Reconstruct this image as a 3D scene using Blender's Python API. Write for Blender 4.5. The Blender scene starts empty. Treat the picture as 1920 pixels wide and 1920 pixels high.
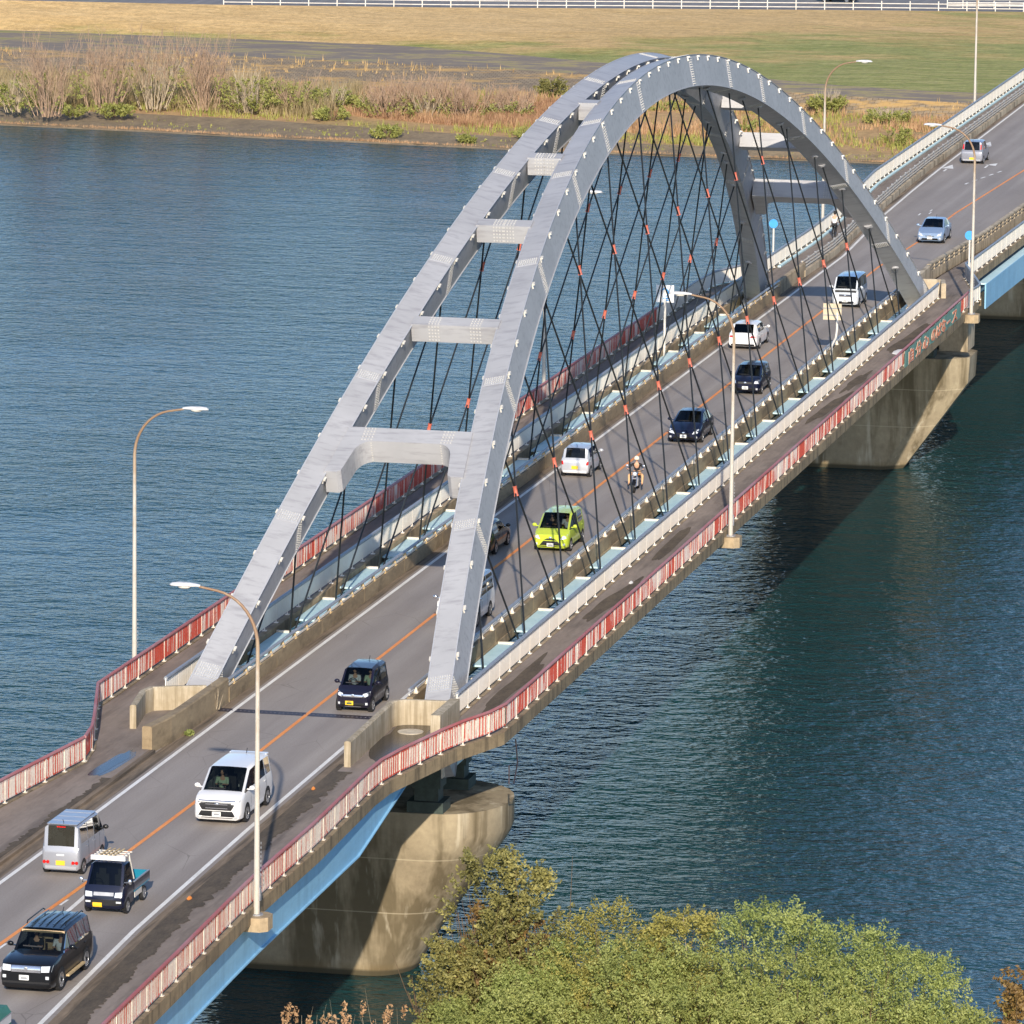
import bpy, bmesh, math, random
from mathutils import Vector, Matrix, noise
from mathutils.bvhtree import BVHTree
R = math.radians
random.seed(7)
SC = bpy.context.scene
COL = SC.collection

# ------------------------------------------------------------------ camera
CAM = Vector((-301.84, -58.87, 49.07)); YAW, PITCH, ROLL, FOC = R(12.187), R(9.5697), R(0.6532), 11356.3
d = Vector((math.cos(PITCH)*math.cos(YAW), math.cos(PITCH)*math.sin(YAW), -math.sin(PITCH)))
r0 = Vector((math.sin(YAW), -math.cos(YAW), 0)); u0 = r0.cross(d)
r1 = r0*math.cos(ROLL)+u0*math.sin(ROLL); u1 = -r0*math.sin(ROLL)+u0*math.cos(ROLL)
cd = bpy.data.cameras.new('camera'); cam = bpy.data.objects.new('camera', cd); COL.objects.link(cam)
M = Matrix((r1, u1, -d)).transposed().to_4x4(); M.translation = CAM
cam.matrix_world = M
cd.sensor_width = 36; cd.lens = FOC/1920*36; cd.clip_start = 1; cd.clip_end = 20000
SC.camera = cam
# ------------------------------------------------------------------ light
TRAVEL = Vector((25.9, 5.6, -11.3)).normalized()
SUN_EL = math.asin(-TRAVEL.z); SUN_AZ = math.atan2(-TRAVEL.y, -TRAVEL.x)
w = bpy.data.worlds.new('World'); SC.world = w; w.use_nodes = True
nt = w.node_tree; bg = nt.nodes['Background']
sky = nt.nodes.new('ShaderNodeTexSky'); sky.sky_type = 'NISHITA'; sky.sun_disc = False
sky.sun_elevation = SUN_EL; sky.sun_rotation = math.pi/2 - SUN_AZ
sky.air_density = 0.8; sky.dust_density = 0.7; sky.ozone_density = 4.0
nt.links.new(sky.outputs[0], bg.inputs[0]); bg.inputs[1].default_value = 0.15
sl = bpy.data.lights.new('sun', 'SUN'); sl.energy = 4.3; sl.angle = R(0.5); sl.color = (1.0, 0.89, 0.75)
so = bpy.data.objects.new('sun', sl); COL.objects.link(so)
so.rotation_euler = TRAVEL.to_track_quat('-Z', 'Y').to_euler()
SC.view_settings.view_transform = 'Standard'; SC.view_settings.look = 'None'
SC.view_settings.exposure = 0.38; SC.view_settings.gamma = 1

# ------------------------------------------------------------------ materials
def L(r, g, b):
    f = lambda c: ((c/255+0.055)/1.055)**2.4 if c > 10 else c/255/12.92
    return (f(r), f(g), f(b), 1)
class NT:
    def __init__(s, name):
        s.m = bpy.data.materials.new(name); s.m.use_nodes = True; s.t = s.m.node_tree
        s.b = s.t.nodes['Principled BSDF']; s.co = None
    def n(s, typ, **kw):
        x = s.t.nodes.new(typ)
        for k, v in kw.items():
            if k.startswith('i_'):
                x.inputs[k[2:].replace('_', ' ')].default_value = v
            else: setattr(x, k, v)
        return x
    def l(s, a, b): s.t.links.new(a, b)
    def coord(s, scale=(1, 1, 1), kind='Object'):
        tc = s.n('ShaderNodeTexCoord'); mp = s.n('ShaderNodeMapping'); mp.inputs['Scale'].default_value = scale
        s.l(tc.outputs[kind], mp.inputs['Vector']); return mp.outputs[0]
    def noise(s, vec, scale, detail=4, rough=.6):
        x = s.n('ShaderNodeTexNoise'); x.inputs['Scale'].default_value = scale; x.inputs['Detail'].default_value = detail
        x.inputs['Roughness'].default_value = rough; s.l(vec, x.inputs['Vector']); return x.outputs['Fac']
    def ramp(s, fac, stops, interp='LINEAR'):
        x = s.n('ShaderNodeValToRGB'); x.color_ramp.interpolation = interp; e = x.color_ramp.elements
        while len(e) < len(stops): e.new(.5)
        for i, (p, c) in enumerate(stops): e[i].position = p; e[i].color = c if len(c) == 4 else (*c, 1)
        s.l(fac, x.inputs[0]); return x.outputs[0]
    def mix(s, fac, a, b, mode='MIX'):
        x = s.n('ShaderNodeMix', data_type='RGBA', blend_type=mode)
        if isinstance(fac, (int, float)): x.inputs[0].default_value = fac
        else: s.l(fac, x.inputs[0])
        for i, c in ((6, a), (7, b)):
            if hasattr(c, 'links'): s.l(c, x.inputs[i])
            else: x.inputs[i].default_value = c
        return x.outputs[2]
    def base(s, c):
        if hasattr(c, 'links'): s.l(c, s.b.inputs['Base Color'])
        else: s.b.inputs['Base Color'].default_value = c
    def set(s, **kw):
        for k, v in kw.items(): s.b.inputs[k.replace('_', ' ')].default_value = v
    def bump(s, h, strength=.3, dist=.02):
        x = s.n('ShaderNodeBump'); x.inputs['Strength'].default_value = strength; x.inputs['Distance'].default_value = dist
        s.l(h, x.inputs['Height']); s.l(x.outputs[0], s.b.inputs['Normal'])
G = lambda v: (v, v, v, 1)
def simple(name, col, rough=.6, metal=0, var=.12, scale=2.0, coat=0):
    t = NT(name); f = t.noise(t.coord(), scale, 3)
    a = tuple(c*(1-var) for c in col[:3])+(1,); b = tuple(min(1, c*(1+var)) for c in col[:3])+(1,)
    t.base(t.ramp(f, [(.3, a), (.7, b)])); t.set(Roughness=rough, Metallic=metal)
    if coat: t.set(Coat_Weight=coat)
    return t.m
def weathered(name, col, dark, scale=(1, 1, 1), rough=.75, s1=.6, s2=6, amt=.6, streak=None, bump=.15):
    t = NT(name); v = t.coord(scale)
    a = t.noise(v, s1, 5, .65); b = t.noise(v, s2, 4, .7)
    c = t.ramp(a, [(.35, dark), (.62, col)])
    c = t.mix(amt*.5, c, t.ramp(b, [(.35, tuple(x*.55 for x in col[:3])+(1,)), (.7, tuple(min(1, x*1.25) for x in col[:3])+(1,))]))
    if streak:
        sv = t.coord(streak[0]); f = t.noise(sv, streak[1], 4, .6)
        c = t.mix(t.ramp(f, [(.48, G(0)), (.66, G(streak[3]))]), c, streak[2])
    t.base(c); t.set(Roughness=rough)
    if bump: t.bump(b, .4, bump*.1)
    return t.m
MT = {}
def asphalt(name, c1, c2, worn=.5):
    t = NT(name); v = t.coord((.035, 1.1, 1)); a = t.noise(v, 1.0, 5, .6)
    v2 = t.coord((.12, .5, 1)); b = t.noise(v2, .7, 5, .65); g = t.noise(t.coord(), 14, 3, .8)
    c = t.ramp(a, [(.3, c1), (.7, c2)])
    c = t.mix(t.ramp(b, [(.42, G(0)), (.7, G(.45))]), c, tuple(x*.72 for x in c1[:3])+(1,))
    c = t.mix(.22, c, t.ramp(g, [(.3, G(.08)), (.7, G(.40))]))
    tc = t.n('ShaderNodeTexCoord'); sx = t.n('ShaderNodeSeparateXYZ'); t.l(tc.outputs['Object'], sx.inputs[0])
    m1 = t.n('ShaderNodeMath', operation='MULTIPLY'); t.l(sx.outputs['Y'], m1.inputs[0]); m1.inputs[1].default_value = 2*math.pi/1.55
    m2 = t.n('ShaderNodeMath', operation='COSINE'); t.l(m1.outputs[0], m2.inputs[0])
    m3 = t.n('ShaderNodeMath', operation='MULTIPLY_ADD', use_clamp=True); t.l(m2.outputs[0], m3.inputs[0]); m3.inputs[1].default_value = .12; m3.inputs[2].default_value = .12
    c = t.mix(m3.outputs[0], c, tuple(x*.6 for x in c1[:3])+(1,))
    cr = t.n('ShaderNodeTexVoronoi', feature='DISTANCE_TO_EDGE'); cr.inputs['Scale'].default_value = .28; t.l(t.coord((1, 1.6, 1)), cr.inputs['Vector'])
    pt = t.noise(t.coord((.2, .3, 1)), .5, 3, .6)
    k = t.n('ShaderNodeMath', operation='LESS_THAN'); t.l(cr.outputs['Distance'], k.inputs[0]); k.inputs[1].default_value = .006
    k2 = t.n('ShaderNodeMath', operation='MULTIPLY'); t.l(k.outputs[0], k2.inputs[0]); t.l(t.ramp(pt, [(.5, G(0)), (.62, G(.5))]), k2.inputs[1])
    c = t.mix(k2.outputs[0], c, tuple(x*.4 for x in c1[:3])+(1,))
    t.base(c); t.set(Roughness=.85); t.bump(g, .3, .01); return t.m
MT['road'] = asphalt('road_asphalt', L(150, 138, 127), L(172, 161, 149))
MT['walk'] = weathered('walkway_asphalt', L(146, 133, 121), L(120, 108, 97), (.3, 1, 1), .9, .5, 5, .5, ((.12, 1.2, 1), 1.2, L(70, 62, 54), .5))
MT['gutter'] = weathered('gutter_dirt', L(142, 124, 102), L(100, 86, 70), (.25, 1.6, 1), .95, .9, 5, .6, ((.1, 2.5, 1), 1.3, L(56, 50, 42), .8))
MT['moss'] = weathered('kerb_moss', L(98, 86, 70), L(60, 52, 43), (.5, 1.5, 1), 1, 1.3, 7, .8)
MT['white'] = weathered('white_road_paint', L(248, 244, 234), L(226, 220, 206), (.3, 1, 1), .6, 1.5, 9, .5)
MT['orange'] = weathered('orange_road_paint', L(252, 158, 74), L(236, 138, 58), (.3, 1, 1), .6, 1.5, 9, .5)
MT['conc'] = weathered('grey_concrete', L(200, 184, 156), L(164, 148, 122), (1, 1, .8), .85, .5, 5, .5, ((1.2, 1.2, .12), 1.0, L(92, 82, 64), .75))
MT['fascia'] = weathered('dirty_edge_concrete', L(158, 138, 106), L(118, 102, 78), (.5, 1, 1), .9, .6, 5, .6, ((1.6, 1.6, .25), 1.5, L(78, 68, 52), .7))
MT['wall_brown'] = weathered('brown_stained_wall', L(164, 144, 112), L(128, 110, 84), (.5, 1, 1), .9, .7, 5, .5, ((.5, .5, 1.2), 1.4, L(96, 82, 62), .6))
MT['conc_dark'] = weathered('stained_concrete', L(184, 163, 130), L(146, 126, 98), (.5, 1, 1), .9, .6, 5, .5, ((1.0, 1.0, .5), 1.4, L(104, 90, 70), .6))
def board_conc():
    t = NT('board_marked_concrete'); v = t.coord(); a = t.noise(v, 1.3, 5, .6)
    sv = t.coord((3.2, 3.2, .15)); f = t.noise(sv, 2.0, 3, .7)
    c = t.ramp(a, [(.35, L(168, 153, 126)), (.65, L(194, 180, 155))])
    c = t.mix(t.ramp(f, [(.42, G(0)), (.62, G(.6))]), c, L(128, 114, 88))
    t.base(c); t.set(Roughness=.9); t.bump(f, .5, .02); return t.m
MT['board'] = board_conc()
def pier_mat():
    t = NT('pier_concrete'); v = t.coord((1, 1, 1)); a = t.noise(v, .25, 5, .6); b = t.noise(v, 2.5, 5, .7)
    c = t.ramp(a, [(.35, L(140, 126, 102)), (.65, L(172, 158, 130))])
    c = t.mix(.3, c, t.ramp(b, [(.3, L(112, 98, 74)), (.7, L(188, 170, 136))]))
    f = t.noise(t.coord((.42, .42, .035)), 1.6, 4, .62)
    c = t.mix(t.ramp(f, [(.47, G(0)), (.6, G(.8))]), c, L(92, 80, 56))
    f3 = t.noise(t.coord((.6, .6, .05)), 2.3, 4, .6)
    c = t.mix(t.ramp(f3, [(.58, G(0)), (.7, G(.5))]), c, L(214, 202, 176))
    # waterline growth and pour joints, tied to height
    tc = t.n('ShaderNodeTexCoord'); sx = t.n('ShaderNodeSeparateXYZ'); t.l(tc.outputs['Object'], sx.inputs[0])
    mr = t.n('ShaderNodeMapRange'); t.l(sx.outputs['Z'], mr.inputs[0])
    mr.inputs[1].default_value = -10.9; mr.inputs[2].default_value = -10.2; mr.inputs[3].default_value = 1; mr.inputs[4].default_value = 0
    c = t.mix(mr.outputs[0], c, L(118, 98, 62))
    wl = t.n('ShaderNodeMapRange'); t.l(sx.outputs['Z'], wl.inputs[0]); wl.inputs[1].default_value = -10.62; wl.inputs[2].default_value = -10.5; wl.inputs[3].default_value = .8; wl.inputs[4].default_value = 0
    c = t.mix(wl.outputs[0], c, L(58, 54, 38))
    for z in (-5.6, -8.0):
        s1 = t.n('ShaderNodeMath', operation='SUBTRACT'); t.l(sx.outputs['Z'], s1.inputs[0]); s1.inputs[1].default_value = z
        s2 = t.n('ShaderNodeMath', operation='ABSOLUTE'); t.l(s1.outputs[0], s2.inputs[0])
        s3 = t.n('ShaderNodeMath', operation='LESS_THAN'); t.l(s2.outputs[0], s3.inputs[0]); s3.inputs[1].default_value = .025
        s4 = t.n('ShaderNodeMath', operation='MULTIPLY'); t.l(s3.outputs[0], s4.inputs[0]); s4.inputs[1].default_value = .3
        c = t.mix(s4.outputs[0], c, L(222, 208, 176))
    t.base(c); t.set(Roughness=.9); t.bump(b, .35, .03); return t.m
MT['pier'] = pier_mat()
def arch_paint():
    t = NT('grey_arch_paint'); a = t.noise(t.coord((1, 1, 1)), .35, 4, .6)
    c = t.ramp(a, [(.3, L(161, 161, 162)), (.7, L(176, 176, 177))])
    f = t.noise(t.coord((2.4, .35, 2.4)), 1.5, 4, .65)
    c = t.mix(t.ramp(f, [(.50, G(0)), (.68, G(.55))]), c, L(132, 130, 134))
    g = t.noise(t.coord((1.2, 1.2, 1.2)), 3.2, 5, .75)
    c = t.mix(t.ramp(g, [(.68, G(0)), (.78, G(.55))]), c, L(126, 92, 80))
    t.base(c); t.set(Roughness=.5); return t.m
MT['arch'] = arch_paint()
MT['bolt'] = simple('bolted_plate_paint', L(168, 170, 174), .55, 0, .1, 8)
MT['bolt_light'] = simple('bolt_heads', L(190, 188, 182), .5, 0, .15, 8)
MT['lug'] = simple('white_lug_paint', L(214, 210, 200), .5)
MT['cable'] = simple('black_cable_sheath', (.012, .014, .015, 1), .45, 0, .2, 6)
MT['clamp'] = simple('orange_clamp', L(198, 104, 82), .5, 0, .2, 9)
MT['blue_girder'] = weathered('blue_girder_paint', L(150, 200, 228), L(138, 190, 222), (.3, 1, 1), .5, .5, 5, .3, ((1.2, 1, .1), 1.5, L(118, 160, 188), .35), 0)
MT['pale_blue'] = weathered('pale_blue_steel', L(204, 234, 238), L(186, 222, 230), (1, 1, 1), .5, .8, 6, .4, None, 0)
MT['teal'] = simple('teal_steel_and_shade', L(52, 92, 98), .6, 0, .3, 2)  # stringer steel, and the painted shade on the gap floor
MT['green_bearing'] = simple('bearing_green_paint', L(56, 68, 62), .6, 0, .3, 4)
MT['cream'] = weathered('cream_panel_paint', L(254, 246, 230), L(248, 237, 216), (.6, .6, .6), .55, .6, 7, .25, None, 0)
MT['galv'] = simple('galvanised_steel', L(158, 160, 164), .45, .35, .15, 3)
MT['rail_grey'] = simple('grey_handrail', L(146, 150, 156), .45, .2, .15, 3)
MT['cream_post'] = simple('cream_post_paint', L(226, 214, 194), .5, 0, .15, 5)
MT['bracket'] = simple('tan_rail_bracket', L(196, 170, 124), .7, 0, .25, 5)
MT['rail_red'] = weathered('faded_red_handrail', L(176, 96, 92), L(180, 142, 144), (.2, 1, 1), .6, .7, 7, .5, None, 0)
MT['far_rail'] = simple('white_pipe_rail', L(214, 208, 196), .5)
def peel(name, red_amt, vdir):
    t = NT(name)
    # narrow vertical ribs; paint peeled off rib by rib
    v = t.coord((4.4, 4.4, .2)); f = t.noise(v, 1.9, 1, .5)
    big = t.noise(t.coord((.16, .16, .16)), 1.0, 3, .6)
    fine = t.noise(t.coord((1.5, 1.5, 2.5)), 4, 4, .8)
    m1 = t.n('ShaderNodeMath', operation='MULTIPLY_ADD'); t.l(big, m1.inputs[0]); m1.inputs[1].default_value = .75; t.l(f, m1.inputs[2])
    m2 = t.n('ShaderNodeMath', operation='MULTIPLY_ADD'); t.l(fine, m2.inputs[0]); m2.inputs[1].default_value = .35; t.l(m1.outputs[0], m2.inputs[2])
    k = 1.05-red_amt
    ms = t.n('ShaderNodeMath', operation='SUBTRACT'); t.l(m2.outputs[0], ms.inputs[0]); ms.inputs[1].default_value = k
    mm = t.n('ShaderNodeMath', operation='MULTIPLY'); t.l(ms.outputs[0], mm.inputs[0]); mm.inputs[1].default_value = 13; mm.use_clamp = True
    red = t.ramp(fine, [(.3, L(200, 70, 52)), (.7, L(218, 100, 78))])
    c = t.mix(mm.outputs[0], t.ramp(fine, [(.3, L(226, 200, 184)), (.65, L(244, 232, 218))]), red)
    t.base(c); t.set(Roughness=.6); t.bump(f, .3, .02); return t.m
MT['peel'] = peel('peeling_red_paint', .05, 0)
MT['peel_red'] = peel('mostly_red_peeling_paint', .17, 0)
MT['peel_pale'] = peel('mostly_peeled_pale_paint', -.07, 0)
def pole_mat():
    t = NT('lamp_pole_paint'); f = t.noise(t.coord((1, 1, .25)), 2.2, 5, .75)
    tc = t.n('ShaderNodeTexCoord'); sx = t.n('ShaderNodeSeparateXYZ'); t.l(tc.outputs['Object'], sx.inputs[0])
    mr = t.n('ShaderNodeMapRange'); t.l(sx.outputs['Z'], mr.inputs[0]); mr.inputs[1].default_value = 7.5; mr.inputs[2].default_value = 10.6
    mr.inputs[3].default_value = 0; mr.inputs[4].default_value = .5
    ad = t.n('ShaderNodeMath', operation='ADD'); t.l(f, ad.inputs[0]); t.l(mr.outputs[0], ad.inputs[1])
    c = t.ramp(ad.outputs[0], [(.5, L(192, 186, 174)), (.72, L(166, 146, 122)), (.98, L(140, 112, 86))])
    t.base(c); t.set(Roughness=.55); return t.m
MT['pole'] = pole_mat()
MT['lamp'] = simple('lamp_housing', L(206, 206, 206), .4)
MT['lamp_glass'] = simple('lamp_bowl', L(230, 226, 214), .15)
MT['steel_dark'] = simple('dark_joint_steel', L(66, 60, 66), .5, .4, .4, 6)
MT['manhole'] = weathered('worn_manhole_cover', L(214, 204, 184), L(172, 160, 138), (1, 1, 1), .7, 3, 9, .7)
MT['puddle'] = simple('puddle_water', (.035, .034, .034, 1), .12); MT['puddle'].node_tree.nodes['Principled BSDF'].inputs['Specular IOR Level'].default_value = .14
MT['tyre'] = simple('tyre_rubber', (.018, .018, .019, 1), .8)
MT['rim'] = simple('alloy_rim', L(176, 178, 182), .3, .7)
MT['black'] = simple('black_trim', (.012, .012, .013, 1), .45)
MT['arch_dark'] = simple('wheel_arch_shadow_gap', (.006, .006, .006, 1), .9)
MT['chrome'] = simple('chrome', L(220, 222, 226), .15, .9)
MT['lens'] = simple('headlight_lens', L(226, 230, 232), .1, .2)
MT['red_lens'] = simple('red_tail_lens', L(196, 30, 26), .2)
MT['amber'] = simple('amber_lens', L(230, 130, 40), .3)
MT['plate_white'] = simple('white_plate', L(236, 236, 228), .5)
MT['plate_yellow'] = simple('yellow_plate', L(244, 196, 46), .5)
MT['plate_ink'] = simple('plate_ink', L(60, 84, 60), .6)
MT['seat'] = simple('dark_seat_cloth', L(58, 56, 56), .9)
MT['seat_beige'] = simple('beige_seat', L(190, 164, 128), .9)
MT['skin'] = simple('skin', L(206, 158, 126), .6)
MT['hair'] = simple('black_hair', (.012, .011, .010, 1), .6)
MT['cloth_white'] = simple('white_shirt', L(226, 226, 224), .9)
MT['cloth_green'] = simple('pale_green_shirt', L(188, 206, 170), .9)
MT['cloth_black'] = simple('black_cloth', (.02, .02, .022, 1), .9)
MT['cloth_khaki'] = simple('khaki_trousers', L(222, 176, 128), .9)
MT['helmet'] = simple('cream_helmet', L(232, 216, 190), .3)
def glass(name, tint, a=.35):
    m = bpy.data.materials.new(name); m.use_nodes = True; t = m.node_tree; t.nodes.remove(t.nodes['Principled BSDF'])
    o = t.nodes['Material Output']; mx = t.nodes.new('ShaderNodeMixShader'); tr = t.nodes.new('ShaderNodeBsdfTransparent')
    gl = t.nodes.new('ShaderNodeBsdfGlossy'); gl.inputs['Roughness'].default_value = .03; fr = t.nodes.new('ShaderNodeFresnel'); fr.inputs[0].default_value = 1.5
    tr.inputs[0].default_value = tint; t.links.new(fr.outputs[0], mx.inputs[0]); t.links.new(tr.outputs[0], mx.inputs[1]); t.links.new(gl.outputs[0], mx.inputs[2])
    t.links.new(mx.outputs[0], o.inputs[0]); return m
MT['glass'] = glass('clear_car_glass', (.34, .39, .40, 1))
MT['glass_dark'] = glass('privacy_car_glass', (.03, .035, .035, 1))
def paint(name, c, metal=.0, rough=.3):
    t = NT(name); f = t.noise(t.coord(), .8, 3)
    t.base(t.ramp(f, [(.3, tuple(x*.94 for x in c[:3])+(1,)), (.7, c)])); t.set(Roughness=rough, Metallic=metal, Coat_Weight=.5, Coat_Roughness=.04, Specular_IOR_Level=.25); return t.m
MT['p_white'] = paint('white_car_paint', L(236, 234, 230)); MT['p_black'] = paint('black_car_paint', (.006, .007, .009, 1))
MT['p_navy'] = paint('navy_car_paint', (.006, .009, .028, 1)); MT['p_silver'] = paint('silver_car_paint', L(200, 202, 206), .35, .35)
MT['p_lime'] = paint('lime_car_paint', L(190, 206, 66)); MT['p_blue'] = paint('silver_blue_paint', L(150, 172, 198), .35, .35)
MT['p_violet'] = paint('dark_violet_paint', (.012, .011, .024, 1)); MT['p_teal'] = paint('teal_bed_paint', L(30, 128, 152), 0, .5)
MT['p_green'] = simple('green_tarpaulin', L(58, 118, 104), .7); MT['banner'] = simple('faded_green_banner', L(112, 152, 138), .8, 0, .3, 1.2); MT['banner_ink'] = simple('faded_orange_ink', L(226, 140, 104), .8); MT['p_grey'] = paint('grey_car_paint', L(146, 148, 156), .3, .35); MT['p_pewter'] = paint('pewter_silver_paint', L(166, 168, 174), .35, .35); MT['p_ice'] = paint('ice_white_paint', L(216, 222, 228))
def water():
    t = NT('river_water'); t.set(Roughness=.18, IOR=1.333, Specular_IOR_Level=.30)
    tc = t.coord((1, 1, 1)); big = t.noise(tc, .012, 3, .5)
    t.base(t.ramp(big, [(.35, (.012, .046, .044, 1)), (.7, (.014, .054, .060, 1))]))
    rot = t.n('ShaderNodeTexCoord'); mp = t.n('ShaderNodeMapping'); mp.inputs['Rotation'].default_value = (0, 0, R(-24)); mp.inputs['Scale'].default_value = (1.0, .62, 1)
    t.l(rot.outputs['Object'], mp.inputs[0]); v = mp.outputs[0]
    a = t.noise(v, .85, 3, .6); b = t.noise(v, 2.6, 2, .5)
    mp2 = t.n('ShaderNodeMapping'); mp2.inputs['Rotation'].default_value = (0, 0, R(22)); mp2.inputs['Scale'].default_value = (1, .35, 1); t.l(rot.outputs['Object'], mp2.inputs[0])
    c = t.noise(mp2.outputs[0], .28, 3, .5)
    calm = t.noise(t.coord((1, .45, 1)), .022, 4, .6); cm = t.ramp(calm, [(.36, G(.55)), (.62, G(1.15))])
    s = t.n('ShaderNodeMath', operation='MULTIPLY_ADD'); t.l(b, s.inputs[0]); s.inputs[1].default_value = .42; t.l(a, s.inputs[2])
    s2 = t.n('ShaderNodeMath', operation='MULTIPLY_ADD'); t.l(c, s2.inputs[0]); s2.inputs[1].default_value = .9; t.l(s.outputs[0], s2.inputs[2])
    s3 = t.n('ShaderNodeMath', operation='MULTIPLY'); t.l(s2.outputs[0], s3.inputs[0]); t.l(cm, s3.inputs[1])
    bp = t.n('ShaderNodeBump'); bp.inputs['Strength'].default_value = 1; bp.inputs['Distance'].default_value = .36
    t.l(s3.outputs[0], bp.inputs['Height']); t.l(bp.outputs[0], t.b.inputs['Normal'])
    return t.m
MT['water'] = water()

# ------------------------------------------------------------------ mesh helpers
class MB:
    def __init__(s): s.v = []; s.f = []
    def add(s, vs, fs):
        o = len(s.v); s.v += [tuple(v) for v in vs]; s.f += [tuple(i+o for i in f) for f in fs]; return s
    def box(s, x0, x1, y0, y1, z0, z1, M=None):
        vs = [Vector((x, y, z)) for z in (z0, z1) for x, y in ((x0, y0), (x1, y0), (x1, y1), (x0, y1))]
        if M is not None: vs = [M @ v for v in vs]
        return s.add(vs, [(3, 2, 1, 0), (4, 5, 6, 7), (0, 1, 5, 4), (1, 2, 6, 5), (2, 3, 7, 6), (3, 0, 4, 7)])
    def prism(s, poly, z0, z1, M=None):
        n = len(poly); vs = [Vector((x, y, z0)) for x, y in poly]+[Vector((x, y, z1)) for x, y in poly]
        if M is not None: vs = [M @ v for v in vs]
        return s.add(vs, [tuple(range(n))[::-1], tuple(range(n, 2*n))]+[(i, (i+1) % n, n+(i+1) % n, n+i) for i in range(n)])
    def tube(s, pts, rad, k=6, cap=True):
        pts = [Vector(p) for p in pts]; n = len(pts); rs = rad if isinstance(rad, (list, tuple)) else [rad]*n
        up = Vector((0, 0, 1)); vs = []; prev = None
        for i, p in enumerate(pts):
            t = (pts[min(i+1, n-1)]-pts[max(i-1, 0)]).normalized()
            if prev is None:
                a = t.cross(up if abs(t.z) < .9 else Vector((1, 0, 0))).normalized()
            else: a = (prev-t*prev.dot(t)).normalized()
            prev = a; b = t.cross(a)
            for j in range(k):
                q = 2*math.pi*j/k; vs.append(p+(a*math.cos(q)+b*math.sin(q))*rs[i])
        fs = [(i*k+j, i*k+(j+1) % k, (i+1)*k+(j+1) % k, (i+1)*k+j) for i in range(n-1) for j in range(k)]
        if cap: fs += [tuple(range(k))[::-1], tuple(range((n-1)*k, n*k))]
        return s.add(vs, fs)
    def loft(s, rings, cap=True, closed=True):
        k = len(rings[0]); vs = [v for r_ in rings for v in r_]; n = len(rings); m = k if closed else k-1
        fs = [(i*k+j, i*k+(j+1) % k, (i+1)*k+(j+1) % k, (i+1)*k+j) for i in range(n-1) for j in range(m)]
        if cap: fs += [tuple(range(k))[::-1], tuple(range((n-1)*k, n*k))]
        return s.add(vs, fs)
    def strip(s, a, b):
        n = len(a); return s.add(list(a)+list(b), [(i, i+1, n+i+1, n+i) for i in range(n-1)])
    def ball(s, c, r, k=10, sx=1, sy=1, sz=1):
        rings = []
        for i in range(k//2+1):
            th = math.pi*i/(k//2); rr = max(math.sin(th), .02)
            rings.append([Vector((c[0]+r*sx*rr*math.cos(2*math.pi*j/k), c[1]+r*sy*rr*math.sin(2*math.pi*j/k), c[2]-r*sz*math.cos(th))) for j in range(k)])
        return s.loft(rings)
    def mesh(s, name, mat=None, smooth=False, fixn=False):
        me = bpy.data.meshes.new(name); me.from_pydata(s.v, [], s.f)
        if fixn:
            bm = bmesh.new(); bm.from_mesh(me); bmesh.ops.recalc_face_normals(bm, faces=bm.faces); bm.to_mesh(me); bm.free()
        if mat: me.materials.append(MT[mat] if isinstance(mat, str) else mat)
        if smooth:
            me.polygons.foreach_set('use_smooth', [True]*len(me.polygons)); me.set_sharp_from_angle(angle=R(38 if smooth is True else smooth))
        me.update(); return me
    def build(s, name, mat, parent=None, smooth=False, fixn=True):
        o = bpy.data.objects.new(name, s.mesh(name, mat, smooth, fixn)); COL.objects.link(o)
        if parent is not None: o.parent = parent
        return o
def tag(o, label=None, cat=None, group=None, kind=None):
    if label: o['label'] = label
    if cat: o['category'] = cat
    if group: o['group'] = group
    if kind: o['kind'] = kind
    return o
def thing(name, label, cat, loc=(0, 0, 0), rz=0, group=None):
    o = bpy.data.objects.new(name, None); COL.objects.link(o); o.location = loc; o.rotation_euler = (0, 0, rz); o.empty_display_size = .2
    return tag(o, label, cat, group)
def link_mesh(name, me, parent, loc=(0, 0, 0), rz=0):
    o = bpy.data.objects.new(name, me); COL.objects.link(o); o.parent = parent; o.location = loc; o.rotation_euler = (0, 0, rz); return o
def copy_tree(o, parent=None):
    c = o.copy(); COL.objects.link(c); c.parent = parent
    for ch in list(o.children): copy_tree(ch, c)
    return c
def interp(pts, x):
    if x <= pts[0][0]: return pts[0][1]
    for (a, ya), (b, yb) in zip(pts, pts[1:]):
        if x <= b: return ya+(yb-ya)*(x-a)/(b-a)
    return pts[-1][1]
def xs_between(a, b, step, extra=()):
    n = max(1, int(math.ceil((b-a)/step))); s = {a+(b-a)*i/n for i in range(n+1)}
    for e in extra:
        for p in e:
            if a < p[0] < b: s.add(p[0])
    return sorted(s)

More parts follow.
